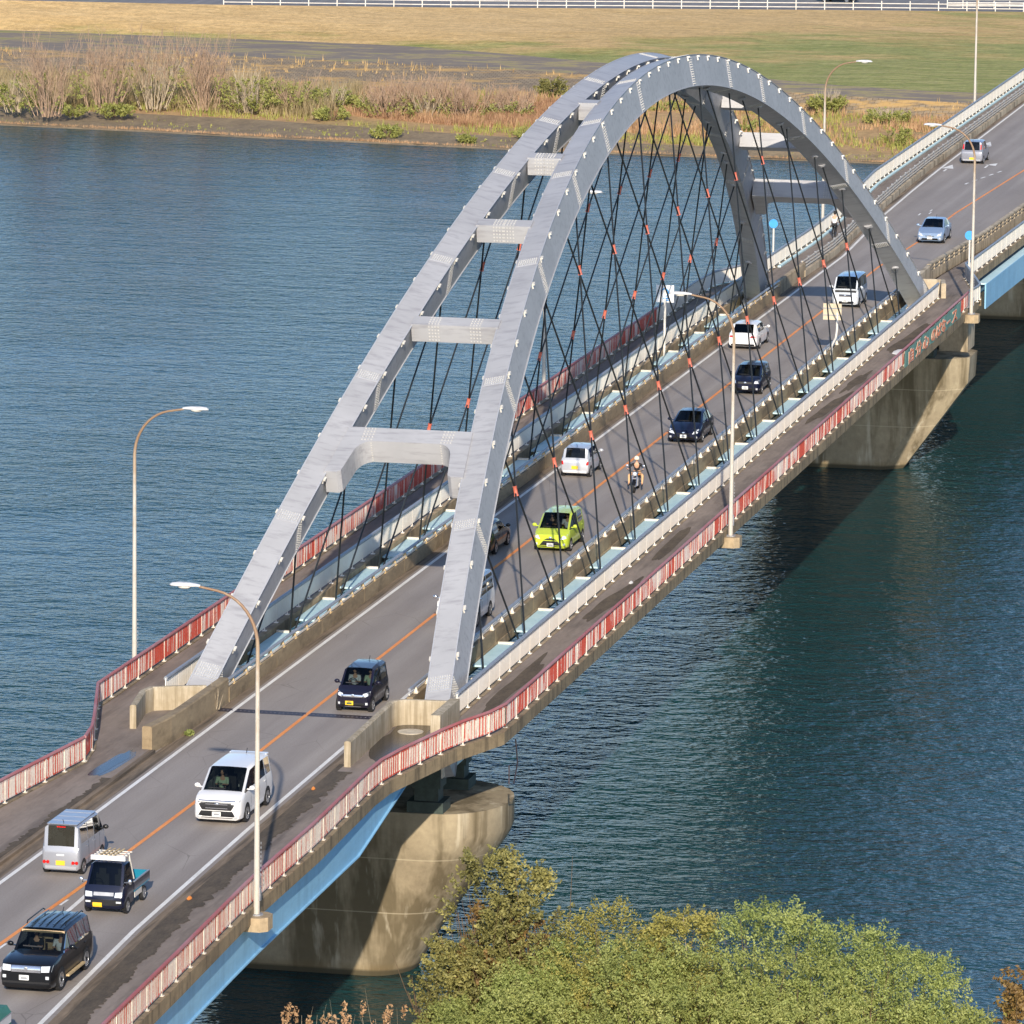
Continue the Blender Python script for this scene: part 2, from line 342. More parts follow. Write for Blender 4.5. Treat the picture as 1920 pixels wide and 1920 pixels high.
# ------------------------------------------------------------------ plan of the bridge (deck level z = 0)
ORANGE = [(-160, 1.2), (-130, .95), (-108.8, .5), (-100, .26), (-85, .06), (82, .05), (95.6, -.42), (113, -.5), (141, -1.5), (200, -2.6), (262, -3)]
LWHITE = [(-160, 3.6), (-130, 3.45), (-100, 3.2), (-87, 3.14), (87, 3.14), (110, 4.1), (126, 4.42), (140, 4.6), (190, 4.92), (262, 5)]
RWHITE = [(-160, -5.0), (-130, -4.35), (-118.9, -3.94), (-105.8, -3.36), (-89.7, -3.08), (-74.5, -2.95), (66, -2.95), (78, -3.05), (95, -4.0), (113, -4.5), (262, -6)]
LEDGE = [(-160, 8.6), (-130, 8.3), (-97, 7.4), (-88.5, 6.75), (-79.9, 5.95), (-77.5, 6.3), (-69.4, 8.45), (-66, 8.45), (63, 8.45), (68, 8.2), (74.5, 6.3), (91.7, 6.15), (101, 6.3), (128, 7.5), (209, 7.5), (262, 8)]
REDGE = [(-160, -8.0), (-130, -7.35), (-122.5, -7.14), (-113, -6.86), (-101.8, -6.46), (-92.5, -6.42), (-82.5, -6.14), (-80.3, -6.2), (-73.75, -7.34), (-70.1, -8.45), (-66, -8.48), (64, -8.48), (66.2, -8.7), (66.9, -8.62), (76.6, -6.35), (78.5, -6.5), (100.5, -6.95), (130, -8), (262, -9.5)]
WALKZ = .10
# ------------------------------------------------------------------ water, banks
def sheet(name, x0, x1, y0, y1, z, mat, kind='structure', nx=1, ny=1):
    mb = MB()
    for i in range(nx):
        for j in range(ny):
            a, b = x0+(x1-x0)*i/nx, x0+(x1-x0)*(i+1)/nx; c, e = y0+(y1-y0)*j/ny, y0+(y1-y0)*(j+1)/ny
            mb.add([(a, c, z), (b, c, z), (b, e, z), (a, e, z)], [(0, 1, 2, 3)])
    o = mb.build(name, mat, None, fixn=False); tag(o, kind=kind); return o
sheet('river', -2500, 262, -2500, 2500, -10.8, 'water')

ROWS = [  # (y, x) control points of every terrain line on the far bank, and its height
 ([(-60, 240.5), (22, 240.7), (46.8, 241.0), (59.4, 241.6), (72.4, 243.1), (84, 244.2), (93.7, 246), (110, 247.7), (160, 252)], -10.8, 'shore'),
 ([(-60, 243), (27, 242.4), (42.3, 244.5), (60.4, 246.6), (74.2, 250.5), (86.9, 254.5), (99, 256.5), (112, 257), (160, 262)], -10.2, 'scrub'),
 ([(-60, 262), (23.6, 265), (33.9, 268), (39.7, 269.5), (50.7, 272.5), (66.6, 274.5), (80.9, 278), (98, 279), (118, 279), (160, 284)], -9.2, 'blocks'),
 ([(-60, 263), (23.6, 267.8), (33.6, 270.5), (39.7, 272.9), (51.9, 280.3), (69.4, 286.5), (89.1, 289.5), (104.3, 291), (122.5, 291), (160, 294)], -7.7, 'path'),
 ([(-60, 270), (24.7, 275.1), (34.8, 278), (41.3, 281.8), (56.6, 291.1), (72.1, 299.7), (84.7, 305.2), (99.2, 306.8), (128.9, 309), (160, 311)], -7.45, 'grass'),
 ([(-60, 306), (29.9, 309.5), (46.3, 311), (75.2, 313.3), (100, 313.5), (129, 313), (160, 314)], -6.1, 'grass'),
 ([(-60, 345), (25.7, 339.4), (42.3, 335.5), (64.2, 329.7), (84.4, 323.8), (107, 319.2), (129.6, 317), (160, 316)], -5.0, 'levee')]
def terrain_mats():
    d_ = {}
    d_['shore'] = weathered('shore_stones', L(146, 128, 100), L(104, 90, 72), (1, 1, 1), 1, .5, 2.5, .9)
    t = NT('dry_scrub_ground'); v = t.coord((1, .6, 1)); a = t.noise(v, .12, 5, .65); b = t.noise(v, 1.5, 5, .8)
    c = t.ramp(a, [(.3, L(122, 124, 68)), (.42, L(166, 138, 92)), (.58, L(186, 144, 102)), (.75, L(160, 118, 84))])
    c = t.mix(.45, c, t.ramp(b, [(.3, L(104, 84, 56)), (.7, L(222, 186, 128))])); t.base(c); t.set(Roughness=1); t.bump(b, .6, .15); d_['scrub'] = t.m
    t = NT('block_revetment'); tc = t.n('ShaderNodeTexCoord'); mp = t.n('ShaderNodeMapping'); mp.inputs['Rotation'].default_value = (0, 0, R(90)); t.l(tc.outputs['Object'], mp.inputs[0])
    br = t.n('ShaderNodeTexBrick'); t.l(mp.outputs[0], br.inputs['Vector']); br.inputs['Scale'].default_value = 1
    br.inputs['Brick Width'].default_value = .6; br.inputs['Row Height'].default_value = .5; br.inputs['Mortar Size'].default_value = .04
    br.inputs['Color1'].default_value = L(150, 134, 110); br.inputs['Color2'].default_value = L(128, 114, 96); br.inputs['Mortar'].default_value = L(106, 94, 74)
    g = t.noise(t.coord((.5, .12, 1)), .9, 5, .75); c = t.mix(t.ramp(g, [(.5, G(0)), (.62, G(.8))]), br.outputs[0], L(196, 158, 96))
    t.base(c); t.set(Roughness=1); t.bump(br.outputs['Fac'], -.6, .1); d_['blocks'] = t.m
    t = NT('old_bank_path'); v = t.coord((1, .25, 1)); a = t.noise(v, .45, 6, .78)
    c = t.ramp(a, [(.36, L(136, 136, 78)), (.44, L(168, 150, 104)), (.50, L(132, 120, 106)), (.8, L(114, 104, 96))]); t.base(c); t.set(Roughness=1); d_['path'] = t.m
    t = NT('dry_and_green_grass'); v = t.coord((1.6, .5, 1)); a = t.noise(v, .05, 5, .65); b = t.noise(t.coord((3, .5, 1)), .6, 5, .75)
    tc = t.n('ShaderNodeTexCoord'); sx = t.n('ShaderNodeSeparateXYZ'); t.l(tc.outputs['Object'], sx.inputs[0])
    mr = t.n('ShaderNodeMapRange'); t.l(sx.outputs['Z'], mr.inputs[0]); mr.inputs[1].default_value = -7.45; mr.inputs[2].default_value = -5.7; mr.inputs[3].default_value = .20; mr.inputs[4].default_value = -.14
    my = t.n('ShaderNodeMapRange'); t.l(sx.outputs['Y'], my.inputs[0]); my.inputs[1].default_value = 30; my.inputs[2].default_value = 85; my.inputs[3].default_value = .20; my.inputs[4].default_value = -.05
    md = t.noise(t.coord((1.5, .4, 1)), .22, 5, .7)
    s0 = t.n('ShaderNodeMath', operation='MULTIPLY_ADD'); t.l(md, s0.inputs[0]); s0.inputs[1].default_value = .55; t.l(a, s0.inputs[2])
    s = t.n('ShaderNodeMath', operation='ADD'); t.l(s0.outputs[0], s.inputs[0]); t.l(mr.outputs[0], s.inputs[1])
    s2 = t.n('ShaderNodeMath', operation='ADD'); t.l(s.outputs[0], s2.inputs[0]); t.l(my.outputs[0], s2.inputs[1])
    c = t.ramp(s2.outputs[0], [(.60, L(228, 190, 132)), (.82, L(214, 176, 114)), (.92, L(166, 158, 80)), (1.0, L(116, 144, 58))])
    c = t.mix(.35, c, t.ramp(b, [(.36, L(140, 116, 66)), (.64, L(236, 206, 146))])); stp = t.noise(t.coord((6, .12, 1)), .5, 4, .7); c = t.mix(t.ramp(stp, [(.5, G(0)), (.66, G(.35))]), c, L(236, 206, 152)); gr = t.noise(t.coord((.8, .8, 1)), 1.9, 4, .85); c = t.mix(.5, c, t.mix(1, c, t.ramp(gr, [(.36, G(.45)), (.64, G(1.0))]), 'MULTIPLY')); t.base(c); t.set(Roughness=1); t.bump(gr, .9, .25); d_['grass'] = t.m
    d_['levee'] = asphalt('levee_road_asphalt', L(120, 116, 114), L(138, 134, 130))
    return d_
def far_bank():
    tm = terrain_mats(); mats = {}
    ys = [-60+i*2.0 for i in range(111)]
    zones = {'shore': 'river_bank', 'scrub': 'bank_scrubland', 'blocks': 'block_revetment', 'path': 'bank_path', 'grass': 'levee_grass_slope'}
    mbs = {k: MB() for k in zones}
    mb = mbs['shore']; a = [(interp(ROWS[0][0], y)-6, y, -12.2) for y in ys]; b = [(interp(ROWS[0][0], y), y, -10.8+.12) for y in ys]; mb.strip(a, b)
    def line(i, y, f=0):
        x0, z0 = interp(ROWS[i][0], y), ROWS[i][1]; x1, z1 = interp(ROWS[i+1][0], y), ROWS[i+1][1]
        x = x0+(x1-x0)*f; z = z0+(z1-z0)*f+(.12 if i == 0 and f == 0 else 0)
        amp = {0: .12, 1: .3, 2: .05, 3: .02, 4: .12, 5: .12}[i]*math.sin(math.pi*f)
        z += amp*noise.noise(Vector((x*.15, y*.15, 3)))*2
        xo = .6*noise.noise(Vector((y*.3, 7.7, 0)))+.35*noise.noise(Vector((y*1.1, 1.7, 0))) if i == 0 and f == 0 else 0
        return (x+xo, y, z)
    for i in range(6):
        n = 4 if i in (1, 4, 5) else 2
        for k in range(n): mbs[ROWS[i][2]].strip([line(i, y, k/n) for y in ys], [line(i, y, (k+1)/n) for y in ys])
    for k, mb in mbs.items():
        o = mb.build(zones[k], tm[k], None, smooth=60, fixn=False); tag(o, kind='structure')
    top = [(interp(ROWS[6][0], y), y, -5.0) for y in ys]; mb = MB(); mb.strip(top, [(420, y, -5.0) for y in ys])
    o = mb.build('levee_road', tm['levee'], None, fixn=False); tag(o, kind='structure')
    mb = MB(); mb.add([(420, -3000, -5.2), (9000, -9000, -6), (9000, 9000, -6), (420, 3000, -5.2)], [(0, 1, 2, 3)])
    mb.add([(244, 160, -10.4), (420, 160, -5.2), (420, 3000, -5.2), (244, 3000, -10.4)], [(0, 1, 2, 3)])
    mb.add([(244, -60, -10.4), (420, -60, -5.2), (420, -3000, -5.2), (244, -3000, -10.4)], [(3, 2, 1, 0)])
    mb.add([(238, 160, -11.5), (244, 160, -10.4), (244, 3000, -10.4), (238, 3000, -11.5)], [(0, 1, 2, 3)])
    mb.add([(238, -60, -11.5), (244, -60, -10.4), (244, -3000, -10.4), (238, -3000, -11.5)], [(3, 2, 1, 0)])
    o = mb.build('plain', weathered('distant_fields', L(112, 122, 104), L(92, 104, 96), (.01, .01, .01), 1, .5, 3, .4), None, fixn=False); tag(o, kind='structure')
    # near bank the bridge springs from
    mb = MB(); pts = []
    for i in range(61):
        y = -90+i*1.4; edge = -83.5-.9*noise.noise(Vector((y*.2, 0, 0)))*3-(max(0, y+9))*1.6
        pts.append((edge, y))
    mb.strip([(-700, y, -8.5) for _, y in pts], [(x-4, y, -10.3) for x, y in pts]); mb.strip([(x-4, y, -10.3) for x, y in pts], [(x, y, -11.2) for x, y in pts])
    o = mb.build('near_bank', tm['scrub'], None, fixn=False); tag(o, kind='structure')
    return tm
TM = far_bank()

# ------------------------------------------------------------------ decks and road
def surf(name, f0, f1, z, mat, a, b, kind='structure', extra=(), step=2.0):
    xs = xs_between(a, b, step, extra); mb = MB()
    mb.strip([(x, f0(x), z) for x in xs], [(x, f1(x), z) for x in xs]); o = mb.build(name, mat, None, fixn=False); tag(o, kind=kind); return o
E_ = lambda P, o=0: (lambda x: interp(P, x)+o)
KR = lambda x: interp(RWHITE, x)-(.72 if x < -66 else .85)          # right kerb face
KL = lambda x: interp(LWHITE, x)+(.80 if x < -66 else .66)          # left kerb face
A0, A1, S0, S1, F1 = -160, -66.2, -66.2, 66.2, 262
surf('road', lambda x: min(KR(x), -3.8) if -68 < x < 68 else KR(x)-.1, lambda x: max(KL(x), 3.8) if -68 < x < 68 else KL(x)+.1, 0, 'road', A0, F1, extra=(RWHITE, LWHITE))
for nm, f0, f1, a, b in (('gutter', lambda x: KR(x)-.0, lambda x: interp(RWHITE, x)-.24, A0, 262), ('gutter', lambda x: interp(LWHITE, x)+.22, lambda x: KL(x), A0, 262)):
    surf(nm, f0, f1, .004, 'gutter', a, b, extra=(RWHITE, LWHITE))
# painted lines
def line_mark(name, P, wd, mat, a, b, z=.008, dash=None, off=0):
    mb = MB()
    segs = [(a, b)] if not dash else [(a+i*dash[1], min(b, a+i*dash[1]+dash[0])) for i in range(int((b-a)/dash[1])+1) if a+i*dash[1] < b]
    for s0, s1 in segs:
        xs = xs_between(s0, s1, 3, (P,)); mb.strip([(x, interp(P, x)+off-wd/2, z) for x in xs], [(x, interp(P, x)+off+wd/2, z) for x in xs])
    o = mb.build(name, mat, None, fixn=False); return tag(o, kind='structure')
line_mark('orange_centre_line', ORANGE, .17, 'orange', A0, F1)
line_mark('left_edge_line', LWHITE, .17, 'white', A0, F1)
line_mark('right_edge_line', RWHITE, .17, 'white', A0, F1)
line_mark('white_lane_line', [(-160, -1.9), (-112.8, -.58), (-98.5, -.22)], .17, 'white', -160, -98.5)
line_mark('white_dash_marks', ORANGE, .10, 'white', -130, -99, .008, (.9, 3.4), -.17)
line_mark('turn_lane_dashes', [(109, 1.25), (120, 1.5), (131.5, 1.35), (140.5, .0), (200, -1.0)], .16, 'white', 131, 141, .008, (1.0, 2.1))
def arrows():
    mb = MB()
    for x, y in ((139.0, 4.1), (156.0, 3.6)):
        mb.add([(x, y-.08, .008), (x+1.4, y-.08, .008), (x+1.4, y+.08, .008), (x, y+.08, .008)], [(0, 1, 2, 3)])
        mb.add([(x+1.9, y-.45, .008), (x+4.6, y, .008), (x+1.9, y+.45, .008)], [(0, 1, 2)])
    for x, y in ((142.2, 1.5),):
        mb.add([(x, y-.08, .008), (x+2.2, y-.08, .008), (x+2.2, y+.08, .008), (x, y+.08, .008)], [(0, 1, 2, 3)])
        mb.add([(x+2.0, y+.3, .008), (x+3.4, y-.5, .008), (x+1.6, y-.6, .008)], [(0, 1, 2)])
    for x, y in ((112, 1.2), (113.5, 1.35), (111, 1.8)):
        mb.add([(x, y-.05, .008), (x+1.1, y-.05, .008), (x+1.1, y+.05, .008), (x, y+.05, .008)], [(0, 1, 2, 3)])
    tag(mb.build('lane_arrow_markings', 'white', None, fixn=False), kind='structure')
arrows()
# kerbs and walkways of the approaches
def slab(name, f0, f1, z0, z1, mat, a, b, extra=(), step=2.0, **kw):
    xs = xs_between(a, b, step, extra); mb = MB()
    mb.loft([[Vector((x, f0(x), z0)), Vector((x, f1(x), z0)), Vector((x, f1(x), z1)), Vector((x, f0(x), z1))] for x in xs])
    o = mb.build(name, mat, kw.get('parent')); 
    if kw.get('kind'): tag(o, kind=kw['kind'])
    return o
ALLP = (RWHITE, LWHITE, LEDGE, REDGE)
def wob(x, a=.12): return a*(.7*noise.noise(Vector((x*.5, 0, 0)))+.5*noise.noise(Vector((x*1.7, 4, 0)))+.45*noise.noise(Vector((x*4.3, 9, 0))))
slab('kerb', lambda x: KR(x)-.22, KR, -.1, .13, 'moss', A0, -77.6, ALLP, kind='structure')
slab('kerb', KL, lambda x: KL(x)+.22, -.1, .13, 'gutter', A0, -76.9, ALLP, kind='structure')
surf('moss_strip', lambda x: KR(x)-.78+wob(x, .35), lambda x: KR(x)-.20, WALKZ+.042, 'moss', A0, -79.0, extra=ALLP, step=.12)
surf('moss_strip', lambda x: KL(x)+.20, lambda x: KL(x)+.5+wob(x+40, .4), WALKZ+.042, 'moss', A0, -82.5, extra=ALLP, step=.12)
slab('walkway', lambda x: interp(REDGE, x)+.1, lambda x: KR(x)-.22, -.3, WALKZ+.028, 'walk', A0, -67.5, ALLP, kind='structure')
slab('walkway', lambda x: KL(x)+.22, lambda x: interp(LEDGE, x)-.1, -.3, WALKZ+.028, 'walk', A0, -67.5, ALLP, kind='structure')
for s in (1, -1):
    slab('walkway', (lambda x: 5.95) if s > 0 else (lambda x: -8.38), (lambda x: 8.35) if s > 0 else (lambda x: -5.95), -.25, WALKZ+.024, 'walk', -67.5, 67.5, (), 4, kind='structure')
slab('walkway', lambda x: interp(REDGE, x)+.1, lambda x: min(KR(x)-.7, -4.3), -.3, WALKZ+.028, 'walk', 67.5, F1, ALLP, kind='structure')
slab('walkway', lambda x: max(KL(x)+.55, 3.9), lambda x: interp(LEDGE, x)-.1, -.3, WALKZ+.028, 'walk', 67.5, F1, ALLP, kind='structure')
# puddle, manhole, joint, litter
def blob(name, cx, cy, rx, ry, z, mat, seed, ang=0, n=40, kind='structure'):
    vs = []
    for i in range(n):
        q = 2*math.pi*i/n; k = 1+.5*noise.noise(Vector((math.cos(q)*1.5+seed, math.sin(q)*1.5, 0)))
        x, y = rx*k*math.cos(q), ry*k*math.sin(q); vs.append((cx+x*math.cos(ang)-y*math.sin(ang), cy+x*math.sin(ang)+y*math.cos(ang), z))
    o = MB().add(vs, [tuple(range(n))]).build(name, mat, None, fixn=False); return tag(o, kind=kind)
MT['wet'] = simple('wet_asphalt', L(62, 56, 50), .25)
blob('wet_patch', -80.0, 4.80, 3.0, .42, WALKZ+.033, 'wet', 3, R(-3))
blob('puddle', -79.4, 4.80, 2.0, .26, WALKZ+.037, 'puddle', 5, R(-2))
blob('wet_patch', -73.0, -5.1, 4.4, 1.0, WALKZ+.033, 'wet', 9, R(4))
for x, y, rx, ry, sd in ((48, -7.1, 7, .5, 1), (20, -6.9, 5, .35, 2), (-25, -6.8, 6, .3, 3), (-40, -7.0, 5, .4, 4), (-60, -6.9, 6, .4, 5), (30, -6.8, 4, .3, 8)):
    blob('damp_stain', x, y, rx, ry, WALKZ+.031, 'moss', sd, R(random.uniform(-3, 3)))
mb = MB(); mb.prism([(-70.9+.52*math.cos(a*R(15)), -4.95+.52*math.sin(a*R(15))) for a in range(24)], WALKZ+.02, WALKZ+.06)
tag(mb.build('manhole_cover', 'manhole', None), 'round pale manhole cover in the dark walkway recess beside the right arch foot', 'manhole cover')
mb = MB(); xs = []
for i in range(46): y = -3.6+i*.16; xs += [(-67.95, y), (-67.80 if i % 2 else -68.06, y+.08)]
mb.box(-68.30, -67.62, -3.62, 3.75, -.05, .006)
j = mb.build('expansion_joint', 'steel_dark', None); tag(j, kind='structure')
MT['joint'] = simple('dull_joint_steel', L(98, 92, 98), .6)
mb = MB()
for i in range(40): y = -3.5+i*.18; mb.box(-68.02, -67.88, y, y+.07, .006, .012)
o = mb.build('joint_teeth', MT['joint'], None); tag(o, kind='structure')

# ------------------------------------------------------------------ the arch bridge
BR = thing('arch_bridge', 'grey steel tied arch bridge with crossed black hangers spanning the river', 'bridge')
ZT = lambda a: 20.4-.0045*a*a
def ribpt(a, s): z = ZT(a); return Vector((a, s*(5.127-.2139*z), z))
def ribframe(a, s):
    t = (ribpt(a+.01, s)-ribpt(a-.01, s)).normalized()
    pl = Vector((0, s*(-.2139), 1)).normalized(); nrm = (pl-t*pl.dot(t)).normalized(); b = t.cross(nrm).normalized()
    return t, nrm, b      # tangent, up-normal in rib plane, sideways
HW, DEP = .5, 1.62
JOINTS = [65.5, 56.35, 46.27, 35.7, 25.3, 16.8, 7.0]
JOINTS = [-j for j in JOINTS]+JOINTS[::-1]
def rib(s):
    mb = MB(); rings = []
    n = 86
    for i in range(n+1):
        a = -68.9+137.8*i/n; t, nm, b = ribframe(a, s); p = ribpt(a, s)
        dep = DEP if abs(a) < 66.5 else DEP
        rings.append([p+b*HW, p+b*HW-nm*dep, p-b*HW-nm*dep, p-b*HW])
    mb.loft(rings); o = mb.build('arch_rib', 'arch', BR)
    o['label'] = 'arch rib on the right hand side, nearer the camera' if s < 0 else 'arch rib on the left hand side'
    # flange edges, splice plates with bolt rows
    mb = MB()
    for sg in (1, -1):
        for top in (0, 1):
            rr = []
            for i in range(n+1):
                a = -68.9+137.8*i/n; t, nm, b = ribframe(a, s); p = ribpt(a, s)-nm*(DEP*top)
                e = b*sg; w_ = nm*(1 if top == 0 else -1)
                rr.append([p+e*(HW-.01), p+e*(HW+.05), p+e*(HW+.05)-w_*-.02, p+e*(HW-.01)+w_*.02])
            mb.loft(rr)
    mb.build('flange_edge', 'bolt', o)
    bolts = MB(); seam = MB()
    for a in JOINTS:
        t, nm, b = ribframe(a, s); p = ribpt(a, s); Mx = Matrix((t, b, nm)).transposed().to_4x4(); Mx.translation = p
        base_j = abs(a) > 60
        ln = .9 if base_j else .62
        plates = MB(); plates.box(-ln/2, ln/2, -HW+.06, HW-.06, .0, .012, Mx)
        for sg in (1, -1): plates.box(-ln/2, ln/2, *sorted((sg*HW, sg*(HW+.012))), -DEP+.08, -.08, Mx)
        plates.box(-ln/2-.03, -ln/2+.03, -HW-.015, HW+.015, -DEP-.02, .022, Mx)
        plates.build('splice_plate', 'bolt', o)
        nb = 4 if not base_j else 6
        for i in range(nb):
            u = -ln/2+.08+(ln-.16)*i/(nb-1)
            for k in range(9):
                v_ = -.40+.8*k/8; bolts.box(u-.028, u+.028, v_-.024, v_+.024, .012, .045, Mx)
            for k in range(12):
                z_ = -.12-(DEP-.24)*k/11
                for sg in (1, -1): bolts.box(u-.028, u+.028, *sorted((sg*(HW+.012), sg*(HW+.045))), z_-.026, z_+.026, Mx)
                if k < 9: bolts.box(u-.028, u+.028, -.4+.1*k-.024, -.4+.1*k+.024, -DEP-.045, -DEP-.01, Mx)
    bolts.build('bolt_heads', 'bolt_light', o)
    # lifting lugs along both upper edges
    lm = MB(); lm.box(-.11, .11, -.02, .14, -.13, -.05); lm.box(-.10, .10, .0, .05, -.30, -.10); me = lm.mesh('lug', 'lug', fixn=True)
    k = 0; a = -64.0
    while a < 65 and k < 50:
        t, nm, b = ribframe(a, s); p = ribpt(a, s)
        for sg in (1, -1):
            Mx = Matrix((t, b*sg, nm)).transposed().to_4x4(); Mx.translation = p+b*sg*HW
            if sg < 0: Mx = Mx @ Matrix.Diagonal((-1, 1, 1, 1))
            q = bpy.data.objects.new('lifting_lug', me); COL.objects.link(q); q.parent = o; q.matrix_local = Mx
        a += 2.61; k += 1
    # hanger sockets on the underside
    return o
RIBS = {s: rib(s) for s in (1, -1)}
# struts between the ribs
def strut(a, wid, dep, portal=False):
    s1 = 1 if a < 0 else -1
    p = Vector((a, 0, ZT(a)-.03)); t = (Vector((a+.01, 0, ZT(a+.01)))-Vector((a-.01, 0, ZT(a-.01)))).normalized()*s1
    nm = Vector((-t.z, 0, t.x)); nm = nm if nm.z > 0 else -nm; yv = Vector((0, 1, 0))
    Mx = Matrix((t, yv, nm)).transposed().to_4x4(); Mx.translation = p
    def half(u):      # inner face of rib at offset u along tangent
        return 5.127-.2139*(p+t*u).z-HW+.02
    mb = MB()
    if not portal:
        h = half(0)+.03; mb.prism([(-wid/2, -h), (wid/2, -h), (wid/2, h), (-wid/2, h)], -dep, 0, Mx)
    else:
        w2 = wid/2; pts = []; lo = -3.0
        def side(sg):
            q = []
            q.append((w2, sg*(half(w2)+.03))); q.append((lo, sg*(half(lo)+.03)))
            q.append((lo-.02, sg*(half(lo)-.52))); q.append((lo+.12, sg*(half(lo)-.68)))
            b0 = (-w2, sg*(half(-w2)-1.30)); a0 = (-w2-.75, sg*(half(-w2-.75)-.74)); c0 = (-w2-.10, sg*(half(-w2)-.82)); q.append(a0)
            for k in range(1, 7):
                f = k/6; P = [(1-f)**2*a0[i]+2*f*(1-f)*c0[i]+f*f*b0[i] for i in (0, 1)]; q.append(tuple(P))
            return q
        L_ = side(1); R_ = side(-1); pts = L_+R_[::-1]
        n = len(pts); mb2 = bmesh.new()
        vb = [mb2.verts.new(Mx @ Vector((u, v_, -dep))) for u, v_ in pts]; vt = [mb2.verts.new(Mx @ Vector((u, v_, 0))) for u, v_ in pts]
        fb = mb2.faces.new(vb[::-1]); ft = mb2.faces.new(vt)
        for i in range(n): mb2.faces.new((vb[i], vb[(i+1) % n], vt[(i+1) % n], vt[i]))
        bmesh.ops.recalc_face_normals(mb2, faces=mb2.faces); bmesh.ops.triangulate(mb2, faces=[fb, ft])
        me = bpy.data.meshes.new('portal_strut'); mb2.to_mesh(me); mb2.free(); me.materials.append(MT['arch'])
        o = link_mesh('portal_strut', me, BR)
    if not portal: o = mb.build('strut', 'arch', BR)
    bm_ = MB(); ys = [half(0)-1.0, -(half(0)-1.0)] if not portal else [1.75, -1.75]
    if abs(a) > 15:
        for yc in ys:
            for i in range(4):
                y = yc-.21+.14*i
                for k in range(5 if portal else 4):
                    u = -wid/2+.1+(wid-.2)*k/(4 if portal else 3); bm_.box(u-.03, u+.03, y-.03, y+.03, 0, .03, Mx)
                for k in range(8 if portal else 5):
                    z_ = -.1-(dep-.2)*k/(7 if portal else 4)
                    bm_.box(-wid/2-.03, -wid/2, y-.03, y+.03, z_-.03, z_+.03, Mx); bm_.box(wid/2, wid/2+.03, y-.03, y+.03, z_-.03, z_+.03, Mx)
        bm_.build('bolt_heads', 'bolt_light', o)
for a in (50.6, -50.6): strut(a, 1.05, 1.08, True)
for a in (41.5, 31.5, 22.6, 12.4, -12.4, -22.6, -31.5, -41.5): strut(a, .78, .86)
# hangers and clamps
SL = .605
PAN = [-.98+8.25*n for n in range(-7, 8)]
def hang():
    hole = MB()
    for i in range(12): pass
    for s in (1, -1):
        for c in PAN:
            for dr in (-1, 1):
                xb = c+dr*.62; z = .25
                if abs(xb) > 60.5: continue
                zz = z; x = xb
                while True:
                    x += dr*SL*.05; zz += .05
                    t, nm, b = ribframe(max(-68, min(68, x)), s)
                    if zz >= ZT(x)-DEP/max(nm.z, .3)*.95 or zz > 22 or abs(x) > 67: break
                if zz < 2.2: continue
                P0 = Vector((xb, s*(5.127-.2139*z), -1.0)); P1 = Vector((x, s*(5.127-.2139*zz), zz))
                P0 = Vector((xb, s*(5.127-.2139*z), z)) - (P1-Vector((xb, s*(5.127-.2139*z), z))).normalized()*1.3
                o = MB().tube([P0, P1], .043, 7).build('hanger_cable', 'cable', BR, smooth=True)
                dv = (P0-P1).normalized()
                MB().tube([P1+Vector((0, 0, .02)), P1+dv*.12], [.26, .20], 12).build('hanger_socket', 'arch', o, smooth=True)
        # clamps where hangers cross, first and third crossings
        for z, xs in ((5.95, [3.08+8.25*n for n in range(-6, 6)]), (13.08, [-.92+8.25*n for n in range(-3, 4)])):
            for x in xs:
                if ZT(x)-1.9 < z: continue
                p = Vector((x, s*(5.127-.2139*z), z)); t = Vector((0, -s*.2139, 1)).normalized()
                MB().tube([p-t*.22, p-t*.15, p+t*.15, p+t*.22], [.12, .09, .085, .11], 8).build('cable_clamp', 'clamp', BR, smooth=True)
hang()
# deck steel and concrete of the arch span
slab('road_slab', lambda x: -4.02, lambda x: 4.02, -.35, -.006, 'conc_dark', -68, 68, (), 8, parent=BR)
for s in (1, -1):
    yy = sorted((s*4.45, s*5.85)); MB().box(-66.5, 66.5, yy[0], yy[1], -2.1, -1.05).build('tie_girder', 'pale_blue', BR)
    yy = sorted((s*8.35, s*8.62)); MB().box(-67.5, 66.5, yy[0], yy[1], -.36, WALKZ+.06).build('fascia_beam', 'fascia', BR)
    yy = sorted((s*5.87, s*6.18)); MB().box(-67.5, 67.2, yy[0], yy[1], -.42, WALKZ+.05).build('walkway_edge_beam', 'conc_dark', BR)
    yy = sorted((s*4.03, s*4.44)); MB().box(-66.5, 66.5, yy[0], yy[1], -1.3, -1.1).build('floor_strip', 'pale_blue', BR)
for c in PAN:
    MB().box(c-.22, c+.22, -8.2, 8.2, -.62, -.36).build('crossbeam', 'pale_blue', BR)
    for s in (1, -1):
        yy = sorted((s*4.04, s*5.85)); MB().box(c-.02, c+.14, yy[0], yy[1], -.10, .0).box(c, c+.1, yy[0], yy[1], -1.04, -.1).build('beam_bracket', 'cream_post', BR); MB().box(c-5.0, c-.03, yy[0], yy[1], -.16, -.08).build('lit_floor_plate', 'pale_blue', BR); MB().box(c+.27, min(c+3.24, 66), yy[0], yy[1], -1.02, -.95).build('shaded_floor_plate', 'teal', BR)  # sun pattern painted in: pale plates for lit floor, dark teal for shade
for y in (-2.6, 0, 2.6): MB().box(-66, 66, y-.15, y+.15, -1.6, -.36).build('stringer', 'teal', BR)
